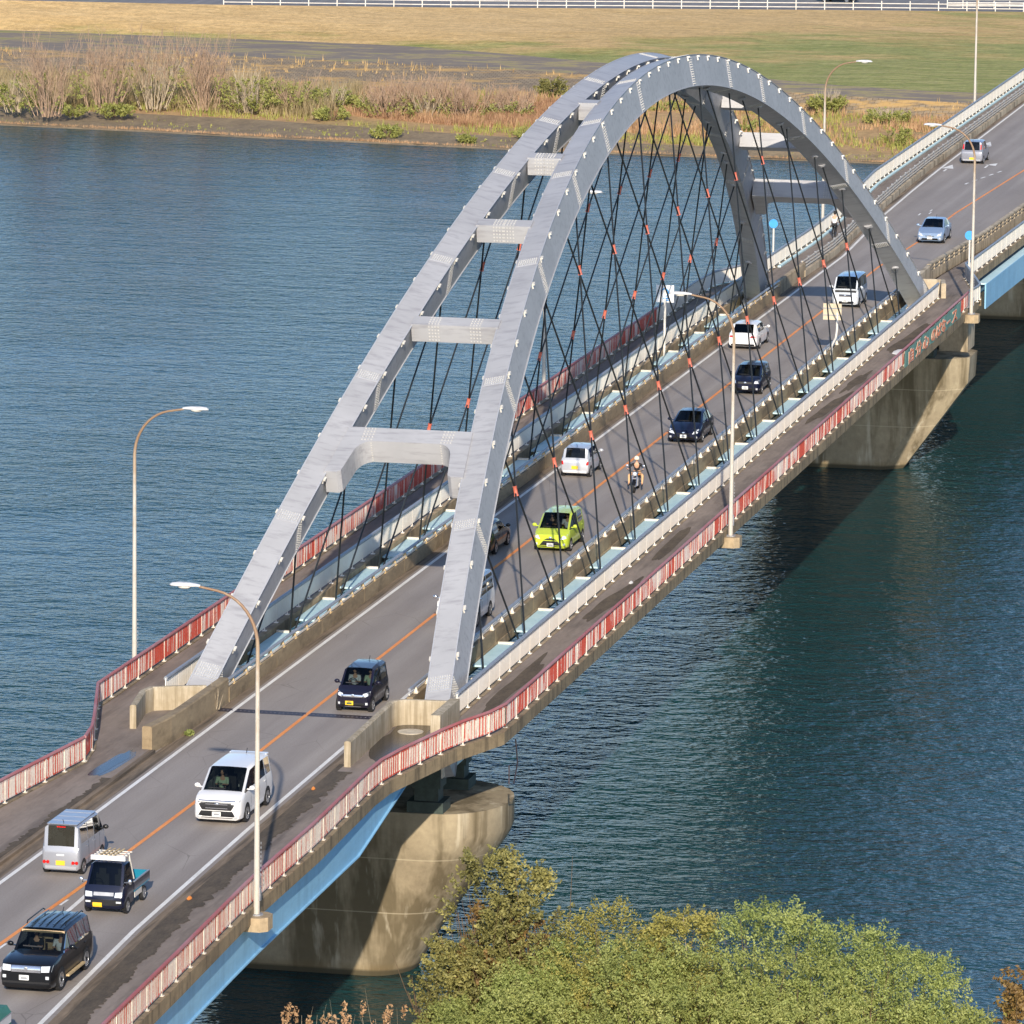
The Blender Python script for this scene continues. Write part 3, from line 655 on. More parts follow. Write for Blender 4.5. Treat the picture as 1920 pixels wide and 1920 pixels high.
for s in (1, -1):     # concrete plinths under the rib feet
    for e in (1, -1):
        x0, x1 = sorted((e*61.8, e*68.6)); yy = sorted((s*4.5, s*5.75))
        mb = MB(); pr = [(e*68.6, -2.2), (e*68.6, -.25), (e*66.4, .35), (e*63.8, -.2), (e*63.8, -2.2)]
        mb.loft([[Vector((x, yy[0], z)) for x, z in pr], [Vector((x, yy[1], z)) for x, z in pr]]); mb.build('rib_plinth', 'cream_post', BR)

# ------------------------------------------------------------------ approach bridges
def approach(label, x0, x1, gy, haunch, mat_edge='fascia'):
    B = thing('girder_bridge', label, 'bridge')
    slab('deck_slab', lambda x: interp(REDGE, x)+.1, lambda x: interp(LEDGE, x)-.1, -.36, -.302, 'conc_dark', x0, x1, ALLP, parent=B)
    slab('edge_beam', lambda x: interp(REDGE, x)-.17, lambda x: interp(REDGE, x)+.10, -.34, WALKZ+.07, mat_edge, x0, x1, ALLP, step=.8, parent=B)
    slab('edge_beam', lambda x: interp(LEDGE, x)-.10, lambda x: interp(LEDGE, x)+.17, -.34, WALKZ+.07, mat_edge, x0, x1, ALLP, step=.8, parent=B)
    for y in gy:
        xs = xs_between(x0, x1 if x0 > 0 or y != 'R' else -72.5, 4, (haunch,)); mb = MB(); Y = y if not isinstance(y, str) else None
        gyf = (lambda x, y=y: y) if Y is not None else ((lambda x: interp([(-160, -7.75), (-122, -6.95), (-101.8, -6.28), (-92, -6.16), (-73, -5.95), (-67, -5.9), (76, -6.1), (101, -6.6), (262, -9)], x)) if y == 'R' else (lambda x: interp(LEDGE, x)-.38))
        mb.loft([[Vector((x, gyf(x)-.03, -.36)), Vector((x, gyf(x)+.03, -.36)), Vector((x, gyf(x)+.03, interp(haunch, x))), Vector((x, gyf(x)-.03, interp(haunch, x)))] for x in xs])
        mb.loft([[Vector((x, gyf(x)-.12, interp(haunch, x)-.05)), Vector((x, gyf(x)+.12, interp(haunch, x)-.05)), Vector((x, gyf(x)+.12, interp(haunch, x))), Vector((x, gyf(x)-.12, interp(haunch, x)))] for x in xs])
        x = x0+2
        while x < x1-1: mb.box(x-.02, x+.02, gyf(x)+.03, gyf(x)+.16, interp(haunch, x), -.37); x += 3.2
        g = mb.build('girder', 'blue_girder', B)
    return B
approach('near girder span with deep blue plate girders under a concrete deck', -160, -67.5, ('R', -1.8, 1.8, 'L'), [(-160, -1.88), (-84.5, -1.86), (-73.6, -.42), (-67, -.42)])
FB = approach('far girder span with blue girders beyond the arch', 67.6, 262, (-6.1, -2, 2, 5.3), [(67, -1.5), (80, -1.6), (92, -2.0), (130, -3.2), (150, -3.2), (262, -1.9)])
slab('service_ledge', lambda x: interp(REDGE, x)-.75, lambda x: interp(REDGE, x)-.18, -.62, -.52, 'pale_blue', 80, 200, ALLP, parent=FB)
slab('outer_web', lambda x: interp(REDGE, x)-.78, lambda x: interp(REDGE, x)-.70, -2.1, -.53, 'blue_girder', 79.5, 200, ALLP, parent=FB)
# ------------------------------------------------------------------ piers
def pier(label, cx, rings, n=14, cham=False):
    P = thing('bridge_pier', label, 'pier'); mb = MB(); rr = []
    for (z, hx, hy, cy) in rings:
        ring = []
        if cham: base = [(-1, -.62), (-.55, -1), (.55, -1), (1, -.62), (1, .62), (.55, 1), (-.55, 1), (-1, .62)]
        if cham:
            for ux, uy in base:
                k = hx*1.15; sg = 1 if uy > 0 else -1
                y = sg*hy if abs(uy) == 1 else sg*(hy-k*.45); ring.append(Vector((cx+ux*hx, cy+y, z)))
        else:
            for sg in (-1, 1):
                for i in range(n+1):
                    q = math.pi*(i/n); ring.append(Vector((cx-sg*-1*hx*math.cos(q) if sg < 0 else cx+hx*math.cos(q), cy+sg*(hy-hx*.8+hx*.8*math.sin(q)), z)))
            a = ring[:n+1]; b = ring[n+1:]
            a = [Vector((cx-hx*math.cos(math.pi*i/n), cy-(hy-hx*.8)-hx*.8*math.sin(math.pi*i/n), z)) for i in range(n+1)]
            b = [Vector((cx+hx*math.cos(math.pi*i/n), cy+(hy-hx*.8)+hx*.8*math.sin(math.pi*i/n), z)) for i in range(n+1)]
            ring = a+b
        rr.append(ring)
    mb.loft(rr); mb.build('shaft', 'pier', P, smooth=30); return P
P1 = pier('near river pier, flared concrete with an oval flat top beside the bushes', -65.6, [(-12.5, 2.0, 3.6, 0), (-10.8, 2.1, 4.1, 0), (-9, 2.4, 5.15, 0), (-7, 2.85, 6.5, 0), (-5.6, 3.2, 7.45, 0), (-5.0, 3.38, 7.85, 0), (-4.6, 3.45, 8.0, 0), (-3.6, 3.45, 8.0, 0)])
P2 = pier('far river pier, angular flared concrete under the far arch feet', 69.4, [(-12.5, 2.2, 3.7, 0), (-10.8, 2.3, 3.9, 0), (-5.2, 3.0, 7.9, 0), (-3.6, 3.0, 8.0, 0)], cham=True)
P3 = pier('broad concrete pier behind the far blue girder at the right edge', 141.5, [(-12.5, 2.6, 6.8, -3), (-10.8, 2.6, 7, -3), (-6, 3.2, 9.6, -3), (-3.3, 3.2, 9.8, -3)], cham=True)
for Pp, cx, xs_ in ((P1, -65.6, (-63.5, -68.2)), (P2, 69.4, (67.6, 71.5))):
    for s in (1, -1):
        for xb in xs_:
            mb = MB(); mb.box(xb-.7, xb+.7, s*5.1-.75, s*5.1+.75, -3.6, -3.15); mb.box(xb-.45, xb+.45, s*5.1-.5, s*5.1+.5, -3.15, -2.6); mb.box(xb-.55, xb+.55, s*5.1-.6, s*5.1+.6, -2.6, -2.1 if abs(xb) < 68 else -1.4)
            mb.build('bearing', 'green_bearing', Pp)
mb = MB(); mb.box(70.2, 73.2, -7.5, -5.7, -3.6, -.63); tag(mb.build('support_column', 'conc', None), 'short pale concrete column standing on the far pier under the walkway', 'column')

# ------------------------------------------------------------------ fences and barriers
def path_pts(fn, a, b, spacing, step=.25):
    pts = [Vector((a, fn(a), 0))]; out = [pts[0]]; acc = 0; x = a; last = pts[0]
    while x < b-1e-6:
        x = min(b, x+step); p = Vector((x, fn(x), 0)); acc += (p-last).length; last = p
        if acc >= spacing: out.append(p); acc = 0
    if (out[-1]-last).length > .5: out.append(last)
    return out
def fence(label, fn, a, b, zb, h, spacing, m_post, m_panel, m_rail, side, pw=.055, gap=.13, rail_r=.07, pickets=False, pts=None, alt=None, cat='fence'):
    pts = pts or path_pts(fn, a, b, spacing); c = pts[len(pts)//2]
    F = thing('railing_fence', label, cat, (pts[0].x, pts[0].y, zb)); o0 = Vector((pts[0].x, pts[0].y, 0))
    pm = MB().box(-pw/2, pw/2, -pw/2, pw/2, 0, h-.04).box(-.09, .09, -.09, .09, 0, .03).mesh('post', m_post, fixn=True)
    for p in pts: link_mesh('post', pm, F, (p.x-o0.x, p.y-o0.y, 0))
    mb = MB(); mb.tube([p-o0+Vector((0, 0, h-.03)) for p in pts], rail_r, 8); mb.build('handrail', m_rail, F, smooth=True)
    cache = {}
    rnd = random.Random(int(a*7+side*3))
    mood = 0
    for i, (p, q) in enumerate(zip(pts, pts[1:])):
        v = q-p; ln = v.length; ang = math.atan2(v.y, v.x); key = round(ln, 2)
        m = m_panel
        if alt:
            t = noise.noise(Vector((i*.33, a, 2)))+rnd.uniform(-.25, .25); m = alt[0] if t > .34 else (alt[1] if t < -.2 else m_panel)
        key = (round(ln, 1), m)
        mb = MB()
        if pickets:
            k = int(ln/.125); 
            for j in range(k):
                u = .06+(ln-.12)*(j+.5)/k; mb.box(u-(.042 if j % 2 else .05), u+(.042 if j % 2 else .05), -.015, .015, gap+.03, h-.12)
            mb.box(.03, ln-.03, -.022, .022, gap-.01, gap+.05); mb.box(.03, ln-.03, -.022, .022, h-.16, h-.10)
        else:
            # folded sheet: shallow vertical ribs
            k = max(4, int(ln/.14)); prof = []
            for j in range(k+1): u = .03+(ln-.06)*j/k; prof.append((u, .014 if j % 2 else -.014))
            poly = prof+[(x_, y_+.02) for x_, y_ in prof[::-1]]
            for j in range(k):
                (u0, v0), (u1, v1) = prof[j], prof[j+1]
                mb.prism([(u0, v0), (u1, v1), (u1, v1+.02), (u0, v0+.02)], gap, h-.12)
        bpy_o = mb.build('panel', m, None)
        if pickets:
            bpy_o.data.materials.append(MT['cream_post'])
            for fi in range(k*6): bpy_o.data.polygons[fi].material_index = (fi//6) % 2
        # bake offset so that the peeling pattern differs from panel to panel
        Mx = Matrix.Translation(Vector((p.x-o0.x, p.y-o0.y, 0))) @ Matrix.Rotation(ang, 4, 'Z')
        bpy_o.data.transform(Mx); bpy_o.parent = F
    return F
fR = lambda x: interp(REDGE, x); fL = lambda x: interp(LEDGE, x)
zf = WALKZ+.06
fence('weathered red and white picket railing of the near right walkway', fR, -133, -69.2, zf, 1.0, 1.9, 'cream_post', 'peel', 'rail_red', 1, pickets=True)
fence('long peeling red panel railing on the right edge of the arch span', fR, -69.2, 63.2, zf, 1.0, 1.9, 'cream_post', 'peel', 'rail_red', 2, alt=('peel_red', 'peel'))
fence('peeling red railing of the near left walkway up to the kink', fL, -118, -79.9, zf, 1.0, 1.9, 'cream_post', 'peel', 'rail_red', 3, alt=('peel_red', 'peel'), pickets=True)
fence('peeling red railing slanting outward at the left kink', fL, -79.9, -69.4, zf, 1.0, 1.9, 'cream_post', 'peel_red', 'rail_red', 4)
fence('long peeling red panel railing on the left edge of the arch span', fL, -69.4, 50, zf, 1.0, 1.9, 'cream_post', 'peel', 'rail_red', 5, alt=('peel_red', 'peel'))
fence('grey cream railing at the far left corner of the arch span', fL, 50, 74.5, zf, 1.0, 1.9, 'cream', 'cream', 'rail_grey', 6, pw=.04)
fence('cream panel railing with grey handrail along the far left walkway', fL, 74.5, 224, zf, 1.0, 2.0, 'cream', 'cream', 'rail_grey', 7, pw=.04)
fence('cream panel railing between the right walkway and the arch hangers', lambda x: -6.1, -67.6, 66.4, zf, .98, 1.9, 'cream', 'cream', 'rail_grey', 8, pw=.04, rail_r=.085)
fence('cream panel railing between the left walkway and the arch hangers', lambda x: 6.1, -67.6, 66.4, zf, .98, 1.9, 'cream', 'cream', 'rail_grey', 9, pw=.04, rail_r=.085)
fence('short cream railing right of the lamp post on the far pier corner', fR, 63.2, 66.8, zf, 1.0, 1.2, 'cream', 'cream', 'rail_grey', 10, pw=.04)
fence('grey slanting railing turning in from the far pier corner', fR, 66.9, 76.6, zf, 1.0, 1.6, 'cream_post', 'galv', 'rail_grey', 11)
slab('blue_ledge', lambda x: interp(LEDGE, x)-.34, lambda x: interp(LEDGE, x)-.14, WALKZ+.02, WALKZ+.12, 'pale_blue', 79, 224, ALLP, parent=FB)
fence('cream panel railing above the far blue girder on the right', fR, 76.6, 150, zf, 1.0, 2.0, 'cream', 'cream', 'rail_grey', 12, pw=.04)
def barrier(label, s):
    B = thing('traffic_barrier', label, 'barrier', (-66.4, s*3.86, 0)); y0 = -.13; L_ = 132.6
    mb = MB(); n = 17
    for i in range(n): mb.box(L_*i/n+.015, L_*(i+1)/n-.015, -.13, .13, -.05, .62)
    mb.build('concrete_wall', 'wall_brown', B)
    MB().tube([(0, -s*.02, .92), (L_, -s*.02, .92)], .07, 8).build('pipe_rail', 'galv', B, smooth=True)
    MB().box(.1, L_-.1, -s*.05-.025, -s*.05+.025, .67, .74).build('lower_rail', 'cream_post', B)
    bm_ = MB(); bm_.loft([[Vector((-.05, -.11, .62)), Vector((-.05, .11, .62)), Vector((-.05, .03, .90)), Vector((-.05, -.03, .90))], [Vector((.05, -.11, .62)), Vector((.05, .11, .62)), Vector((.05, .03, .90)), Vector((.05, -.03, .90))]])
    bm_.box(-.16, .16, -.13, .13, .62, .645); me = bm_.mesh('rail_bracket', 'bracket' if s > 0 else 'cream_post', fixn=True); x = 1
    while x < L_: link_mesh('rail_bracket', me, B, (x, 0, 0)); x += 2.05
    return B
barrier('low concrete traffic barrier with tan brackets and pipe rail on the left of the road', 1)
barrier('low concrete traffic barrier with pipe rail between right lane and light blue tie', -1)
# parapet walls round the near arch feet
def wall_path(name, label, pts, th, h, mat, cat='wall', h2=None, coping=True):
    rings = []; n = len(pts); P = [Vector((x, y, 0)) for x, y in pts]
    for i, p in enumerate(P):
        a = (P[i]-P[i-1]).normalized() if i else (P[1]-P[0]).normalized(); b = (P[i+1]-P[i]).normalized() if i < n-1 else a
        m = (a+b).normalized(); nrm = Vector((-m.y, m.x, 0)); k = 1/max(.5, m.dot(a)); o = nrm*th/2*k; hh = h if h2 is None else h+(h2-h)*i/(n-1)
        ch = .05
        rings.append([p-o, p+o, p+o+Vector((0, 0, hh-ch)), p+o*(1-ch*2/th)+Vector((0, 0, hh)), p-o*(1-ch*2/th)+Vector((0, 0, hh)), p-o+Vector((0, 0, hh-ch))])
    T = thing(name, label, cat, tuple(P[0])); mb = MB(); mb.loft([[v-P[0] for v in r_] for r_ in rings]); mb.build('wall', mat, T)
    return T
def arc(cx, cy, r_, a0, a1, n=5): return [(cx+r_*math.cos(R(a0+(a1-a0)*i/n)), cy+r_*math.sin(R(a0+(a1-a0)*i/n))) for i in range(n+1)]
wall_path('concrete_parapet', 'board marked concrete wall hooking round the right arch foot beside the manhole', [(-78.1, -4.12), (-71.1, -3.95)]+arc(-70.2, -4.75, .85, 110, 15, 5)+[(-69.25, -6.1)], .26, 1.15, 'board')
mb = MB(); mb.box(-72.6, -69.1, -6.55, -6.15, -.1, 1.22); tag(mb.build('concrete_pillar', 'board', None), 'square ended board marked concrete stub wall beside the right red picket railing', 'wall')
wall_path('concrete_parapet', 'board marked concrete wall curving behind the left arch foot', [(-73.2, 5.9), (-70.2, 6.35), (-69.4, 6.2), (-69.0, 5.4), (-68.5, 4.15)], .26, 1.1, 'board')
wall_path('concrete_parapet', 'thick stained brown concrete wall between left lane and left walkway', [(-76.9, 4.28), (-74.8, 4.05), (-72.6, 3.98), (-66.5, 3.95)], .42, 1.05, 'wall_brown')
# far side walls and rails
wall_path('concrete_parapet', 'plain concrete end block beyond the far right arch foot', [(66.6, -4.1), (76.3, -4.05)], .3, 1.0, 'conc')
wall_path('concrete_parapet', 'cream concrete wall closing the gap at the far right arch foot', [(68.9, -4.3), (69.0, -6.0), (67.0, -6.35)], .3, 1.05, 'conc')
wall_path('concrete_parapet', 'stained concrete wall at the far left arch foot', [(66.5, 3.95), (76, 3.95)], .3, .9, 'conc_dark')
def slotted():
    B = thing('slotted_barrier', 'cream concrete barrier with square slots along the far right walkway', 'barrier', (0, 0, 0))
    RW = lambda x: interp(RWHITE, x)-1.0
    rings = []; xs = xs_between(76.4, 150, 2, ALLP)
    for a, b, nm in ((-.1, .52, 'base_wall'), (.9, 1.02, 'top_rail'), (.68, .74, 'middle_rail')):
        mb = MB(); mb.loft([[Vector((x, RW(x)-.13, a)), Vector((x, RW(x)+.13, a)), Vector((x, RW(x)+.13, b)), Vector((x, RW(x)-.13, b))] for x in xs]); mb.build(nm, 'conc', B)
    me = MB().box(-.16, .16, -.12, .12, .52, .9).mesh('post', 'conc', fixn=True); x = 76.6
    while x < 149: link_mesh('post', me, B, (x, RW(x), 0)); x += 1.6
slotted()
MT['pipe_cream'] = simple('weathered_cream_pipe', L(186, 176, 158), .6)
def guardrail():
    B = thing('guard_rail', 'three pipe steel guard rail on a concrete kerb along the far left lane', 'barrier')
    f = lambda x: interp([(75.2, 3.95), (87, 3.85), (92, 4.0), (110, 4.75), (126, 5.2), (140, 5.4), (190, 5.6), (262, 5.7)], x)
    xs = xs_between(75.6, 240, 2, ALLP)
    mb = MB(); mb.loft([[Vector((x, f(x)-.2, -.05)), Vector((x, f(x)+.2, -.05)), Vector((x, f(x)+.2, .42)), Vector((x, f(x)-.2, .42))] for x in xs]); mb.build('kerb_wall', 'conc', B)
    for z in (.56, .76, .98):
        MB().tube([(x, f(x), z) for x in xs], .055, 6).build('pipe', MT['pipe_cream'], B, smooth=True)
    me = MB().box(-.05, .05, -.05, .12, .42, 1.0).mesh('post', 'galv', fixn=True); x = 76
    while x < 239: link_mesh('post', me, B, (x, f(x)+.05, 0)); x += 2.5
guardrail()
def levee_fence():
    B = thing('pipe_fence', 'white two rail pipe fence along the top of the levee road', 'fence')
    P = lambda y: Vector((interp(ROWS[6][0], y)+.2, y, -5.0))
    ys = [107.2-2.95*i for i in range(34)]
    me = MB().box(-.05, .05, -.05, .05, 0, 1.0).mesh('post', 'far_rail', fixn=True)
    for y in ys: link_mesh('post', me, B, P(y))
    for z in (.28, .72): MB().tube([P(y)+Vector((0, 0, z)) for y in ys], .05, 6).build('rail', 'far_rail', B, smooth=True)
    B2 = thing('pipe_fence', 'white railing with closely set posts at the levee road corner', 'fence')
    for k in range(7):
        y = 33-k*1.6; link_mesh('post', me, B2, Vector((interp(ROWS[6][0], y)+3.5+k*.2, y, -5.0)))
    for z in (.28, .6, .95): MB().tube([Vector((interp(ROWS[6][0], 33)+3.5, 33, -5+z)), Vector((interp(ROWS[6][0], 23)+4.8, 23, -5+z))], .06, 6).build('rail', 'far_rail', B2, smooth=True)
levee_fence()
# banner on the right railing
def banner():
    B = thing('banner', 'faded green banner with orange lettering tied to the red railing by the far pier', 'banner', (36.2, -8.60, 0))
    Ln = 22.5; mb = MB(); n = 60
    pr = [(Ln*i/n, -.02*math.sin(i*.9)) for i in range(n+1)]
    rings = [[Vector((x, y-.02, .14)), Vector((x, y+.0, .14)), Vector((x, y+.0, 1.10)), Vector((x, y-.02, 1.10))] for x, y in pr]
    mb.loft(rings); mb.build('cloth', MT['banner'], B)
    for txt, x, sz, w_ in (('自', .9, .80, 2.6), ('分', 3.9, .86, 2.4), ('心', 6.6, .80, 2.7), ('の', 9.9, .84, 2.2), ('ば', 12.0, .80, 2.1), ('な', 14.0, .86, 2.1), ('ー', 16.3, .70, 1.6), ('ス', 18.4, .86, 2.5)):
        for dz, mat, ofs in ((0, 'cream_post', .035), (.0, 'banner_ink', .05)):
            cu = bpy.data.curves.new('letter', 'FONT'); cu.body = txt; cu.size = sz; cu.extrude = .006; cu.offset = .05 if mat == 'cream_post' else .018
            tmp = bpy.data.objects.new('tmp', cu); COL.objects.link(tmp)
            dg = bpy.context.evaluated_depsgraph_get(); me = bpy.data.meshes.new_from_object(tmp.evaluated_get(dg)); bpy.data.objects.remove(tmp)
            if not me.vertices: continue
            me.materials.clear(); me.materials.append(MT[mat])
            me.transform(Matrix.Diagonal((w_/sz*.95, 1, 1, 1)))
            o = link_mesh('letter', me, B); o.location = (x, -ofs-.02, .28); o.rotation_euler = (R(90), 0, 0)
banner()
# ------------------------------------------------------------------ street lamps
def lamp(label, x, y, s, zb=-.1, yin=2.67, bracket=True, conc=True):
    T = thing('street_lamp', label, 'street lamp', (x, y, 0), 0, 'curved arm street lamps along the bridge')
    dr = 1 if s < 0 else -1     # arm reaches towards the road
    pts = [(0, 0, zb)]; H = 9.4
    pts += [(0, 0, 3), (0, 0, 6), (0, 0, H)]
    for k in range(1, 11):
        f = k/10; th = f*R(80); pts.append((0, dr*1.9*(1-math.cos(th))*.92, H+1.95*math.sin(th)))
    last = pts[-1]; pts.append((0, dr*(yin-.55), last[2]+.12))
    n = len(pts); rad = [.115, .095, .085, .072]+[.066-.022*i/(n-5) for i in range(n-4)]
    MB().tube(pts, rad, 10).build('pole', 'pole', T, smooth=True)
    zl = last[2]+.12
    mb = MB(); rings = []
    for u, wy, wz in ((0, .06, .05), (.15, .10, .08), (.4, .17, .11), (.75, .19, .12), (1.0, .14, .09), (1.1, .04, .03)):
        rings.append([Vector((wy*math.cos(2*math.pi*i/12), dr*(yin-.6+u), zl+.02+max(0, math.sin(2*math.pi*i/12))*wz+min(0, math.sin(2*math.pi*i/12))*.03)) for i in range(12)])
    mb.loft(rings); hd = mb.build('lamp_head', 'lamp', T, smooth=60)
    MB().ball((0, dr*(yin-.02), zl-.01), .17, 12, .8, 1.5, .55).build('lamp_bowl', 'lamp_glass', hd, smooth=60)
    mb = MB(); mb.prism([(.24*math.cos(i*R(45)), .24*math.sin(i*R(45))) for i in range(8)], zb-.02, zb+.03); mb.box(-.09, .09, -.15, -.10, zb+.5, zb+1.0)
    for k in range(8): mb.box(-.018, .018, -.16, -.14, zb+1.4+k*.16, zb+1.48+k*.16)
    mb.build('base_plate', 'galv', T)
    if conc:
        b = MB(); yo = -dr*.0; pr = [(-.55, .45*dr), (-.55, -.25*dr), (-.32, -.5*dr), (.32, -.5*dr), (.55, -.25*dr), (.55, .45*dr)]
        b.prism(pr, zb-.52, zb-.02); b.build('concrete_bracket', 'conc_dark', T)
    return T
lamp('street lamp with long arm over the near right walkway, by the white minivan', -101.9, -6.72, -1)
lamp('street lamp on the right railing at mid span, in front of the hangers', -20.5, -8.82, -1)
lamp('street lamp on the far pier corner beside the white fence and blue disc post', 61.2, -8.9, -1, zb=.02)
lamp('street lamp standing on the left railing near the left arch foot', -62.4, 8.9, 1)
lamp('pale street lamp on the left railing seen through the middle hangers', 19.8, 8.9, 1)
lamp('street lamp on the far left railing in front of the green bank', 101.0, 6.85, 1)
lamp('tall street lamp at the far left railing near the top right corner', 182.7, 7.95, 1)
# ------------------------------------------------------------------ signs
def disc_post(label, x, y, zb, zt):
    T = thing('disc_marker', label, 'road marker', (x, y, 0), 0, 'blue disc marker posts')
    MB().tube([(0, 0, zb), (0, 0, zt-.2)], .06, 8).build('post', 'far_rail', T, smooth=True)
    m = MB(); m.tube([(-.05, 0, zt), (-.11, 0, zt)], .29, 20); o = m.build('disc', MT['p_disc'], T, smooth=True)
    return T
MT['sign_tan'] = simple('tan_sign_back', L(196, 182, 154), .6)
MT['p_disc'] = simple('blue_disc_paint', L(70, 158, 222), .4)
disc_post('blue disc marker on a white post by the left cream railing', 79.7, 6.55, 0, 2.85)
disc_post('blue disc marker on a white post next to the far right street lamp', 75.3, -6.75, .1, 3.1)
T = thing('square_sign', 'white square sign with blue emblem on a white post in the left hanger gap', 'sign', (38.5, 5.75, 0))
MB().tube([(0, 0, -.4), (0, 0, 4.0)], .07, 8).build('post', 'far_rail', T, smooth=True)
MB().box(-.04, 0, -.52, .52, 3.05, 4.05).build('panel', 'cloth_white', T)
m = MB(); 
m.tube([(-.05, .0+.2*math.cos(R(i*20)), 3.62+.22*math.sin(R(i*20))) for i in range(14)], .035, 5); m.box(-.06, -.045, -.3, .1, 3.25, 3.32); m.box(-.06, -.045, -.3, -.05, 3.15, 3.2); m.build('emblem', MT['p_disc'], T)
T = thing('road_sign', 'tan backed rectangular sign on a bent white pole beside the right lane barrier', 'sign', (37.6, -4.25, 0))
MB().tube([(0, .1, .5), (.3, .15, .95), (1.8, .15, 1.25), (2.2, .15, 1.7), (2.5, .2, 2.6), (2.9, .25, 3.6)], .065, 8).build('pole', 'far_rail', T, smooth=True)
MB().box(2.45, 2.5, -.05, 1.02, 2.2, 3.15).build('panel', MT['sign_tan'], T); MB().box(2.42, 2.45, -.05, 1.02, 2.45, 2.5).box(2.42, 2.45, -.05, 1.02, 2.85, 2.9).build('stiffener', 'galv', T)
# ------------------------------------------------------------------ vehicles
def catmull(pts):
    return pts
def section(x, zb, belt, top, w_, wt, crown=.03):
    dz = min(.07, (top-belt)*.5); h = belt-zb
    half = [(0, zb), (.84*w_, zb), (.965*w_, zb+.07), (w_, zb+.36*h), (w_*.992, zb+.8*h), (w_*.955, belt), (wt, top-dz), (wt-.09, top-dz*.12), (wt*.80, top+crown*.5), (0, top+crown)]
    pts = [Vector((x, y, z)) for y, z in half]; n = len(half)
    return pts+[Vector((x, -y, z)) for y, z in half[-2:0:-1]]
def car_shell(sp):
    Ln, W, H = sp['L'], sp['W'], sp['H']; hw = W/2; xf, xr = Ln/2, -Ln/2; wt = hw*sp.get('tw', .84)
    belt, cz, nz = sp['belt'], sp['cz'], sp['nz']; cx, rf, rr_, tx, tz = sp['cx'], sp['rf'], sp['rr'], sp['tx'], sp['tz']
    fr = sp.get('round', .82)
    S = [(xf, .34, nz-.20, nz-.14, hw*fr, hw*fr*.93, .0), (xf-.10, .22, nz-.07, nz-.03, hw*.93, hw*.88, .02), (xf-.32, .19, nz-.02, nz+.03, hw*.99, hw*.93, .03)]
    mid = (xf-.32+cx)/2
    if mid < xf-.45: S.append((mid, .19, (nz+cz)/2+.0, (nz+cz)/2+.05, hw, hw*.93, .03))
    S.append((cx, .19, cz-.02, cz+.01, hw, hw*.90, .03)); i_c = len(S)-1
    S.append((rf, .19, belt, H-.04, hw, wt, .03)); i_r = len(S)-1
    win = sp['win']; marks = []
    for a, b in win:
        for x in (a, b):
            if rr_+.02 < x < rf-.02: marks.append(x)
    for x in sorted(set(marks), reverse=True):
        f = (rf-x)/(rf-rr_); S.append((x, .19, belt+.02*f, H-.04+.04*math.sin(math.pi*f), hw, wt, .03))
    S.append((rr_, .19, belt+.03, H-.05, hw, wt, .03)); i_b = len(S)-1
    S.append((tx, .20, tz-.03, tz, hw*.975, hw*.86, .02)); i_t = len(S)-1
    if tx-xr > .25: S.append((xr+.12, .22, tz-.07, tz-.04, hw*.95, hw*.85, .02))
    S.append((xr+.03, .24, tz-.12, tz-.08, hw*.94, hw*.84, .0)); S.append((xr, .34, tz-.24, tz-.18, hw*.88, hw*.78, .0))
    rings = [section(*s) for s in S]; k = len(rings[0]); vs = [v for r_ in rings for v in r_]
    body, gl, gd = [], [], []
    def isw(i):
        m = (S[i][0]+S[i+1][0])/2
        return any(b <= m <= a or a <= m <= b for a, b in win)
    for i in range(len(S)-1):
        for j in range(k):
            f = (i*k+j, (i+1)*k+j, (i+1)*k+(j+1) % k, i*k+(j+1) % k)
            jj = j if j <= 8 else k-1-j
            dst = body
            if i == i_c and jj in (7, 8): dst = gl
            elif jj == 5 and i_r <= i < i_b and isw(i): dst = gl if ((S[i][0]+S[i+1][0])/2 > sp.get('priv', -9)) else gd
            elif jj == 5 and i == i_c and sp.get('qw', True): dst = gl
            elif i == i_b and jj == 8: dst = gd if sp.get('priv', -9) > -9 else gl
            dst.append(f)
    body.append(tuple(range(k))); body.append(tuple(range((len(S)-1)*k, len(S)*k))[::-1])
    return vs, body, gl, gd
def sub(vs, fs):
    ids = sorted({i for f in fs for i in f}); mp = {a: i for i, a in enumerate(ids)}
    m = MB(); m.v = [tuple(vs[i]) for i in ids]; m.f = [tuple(mp[i] for i in f) for f in fs]; return m
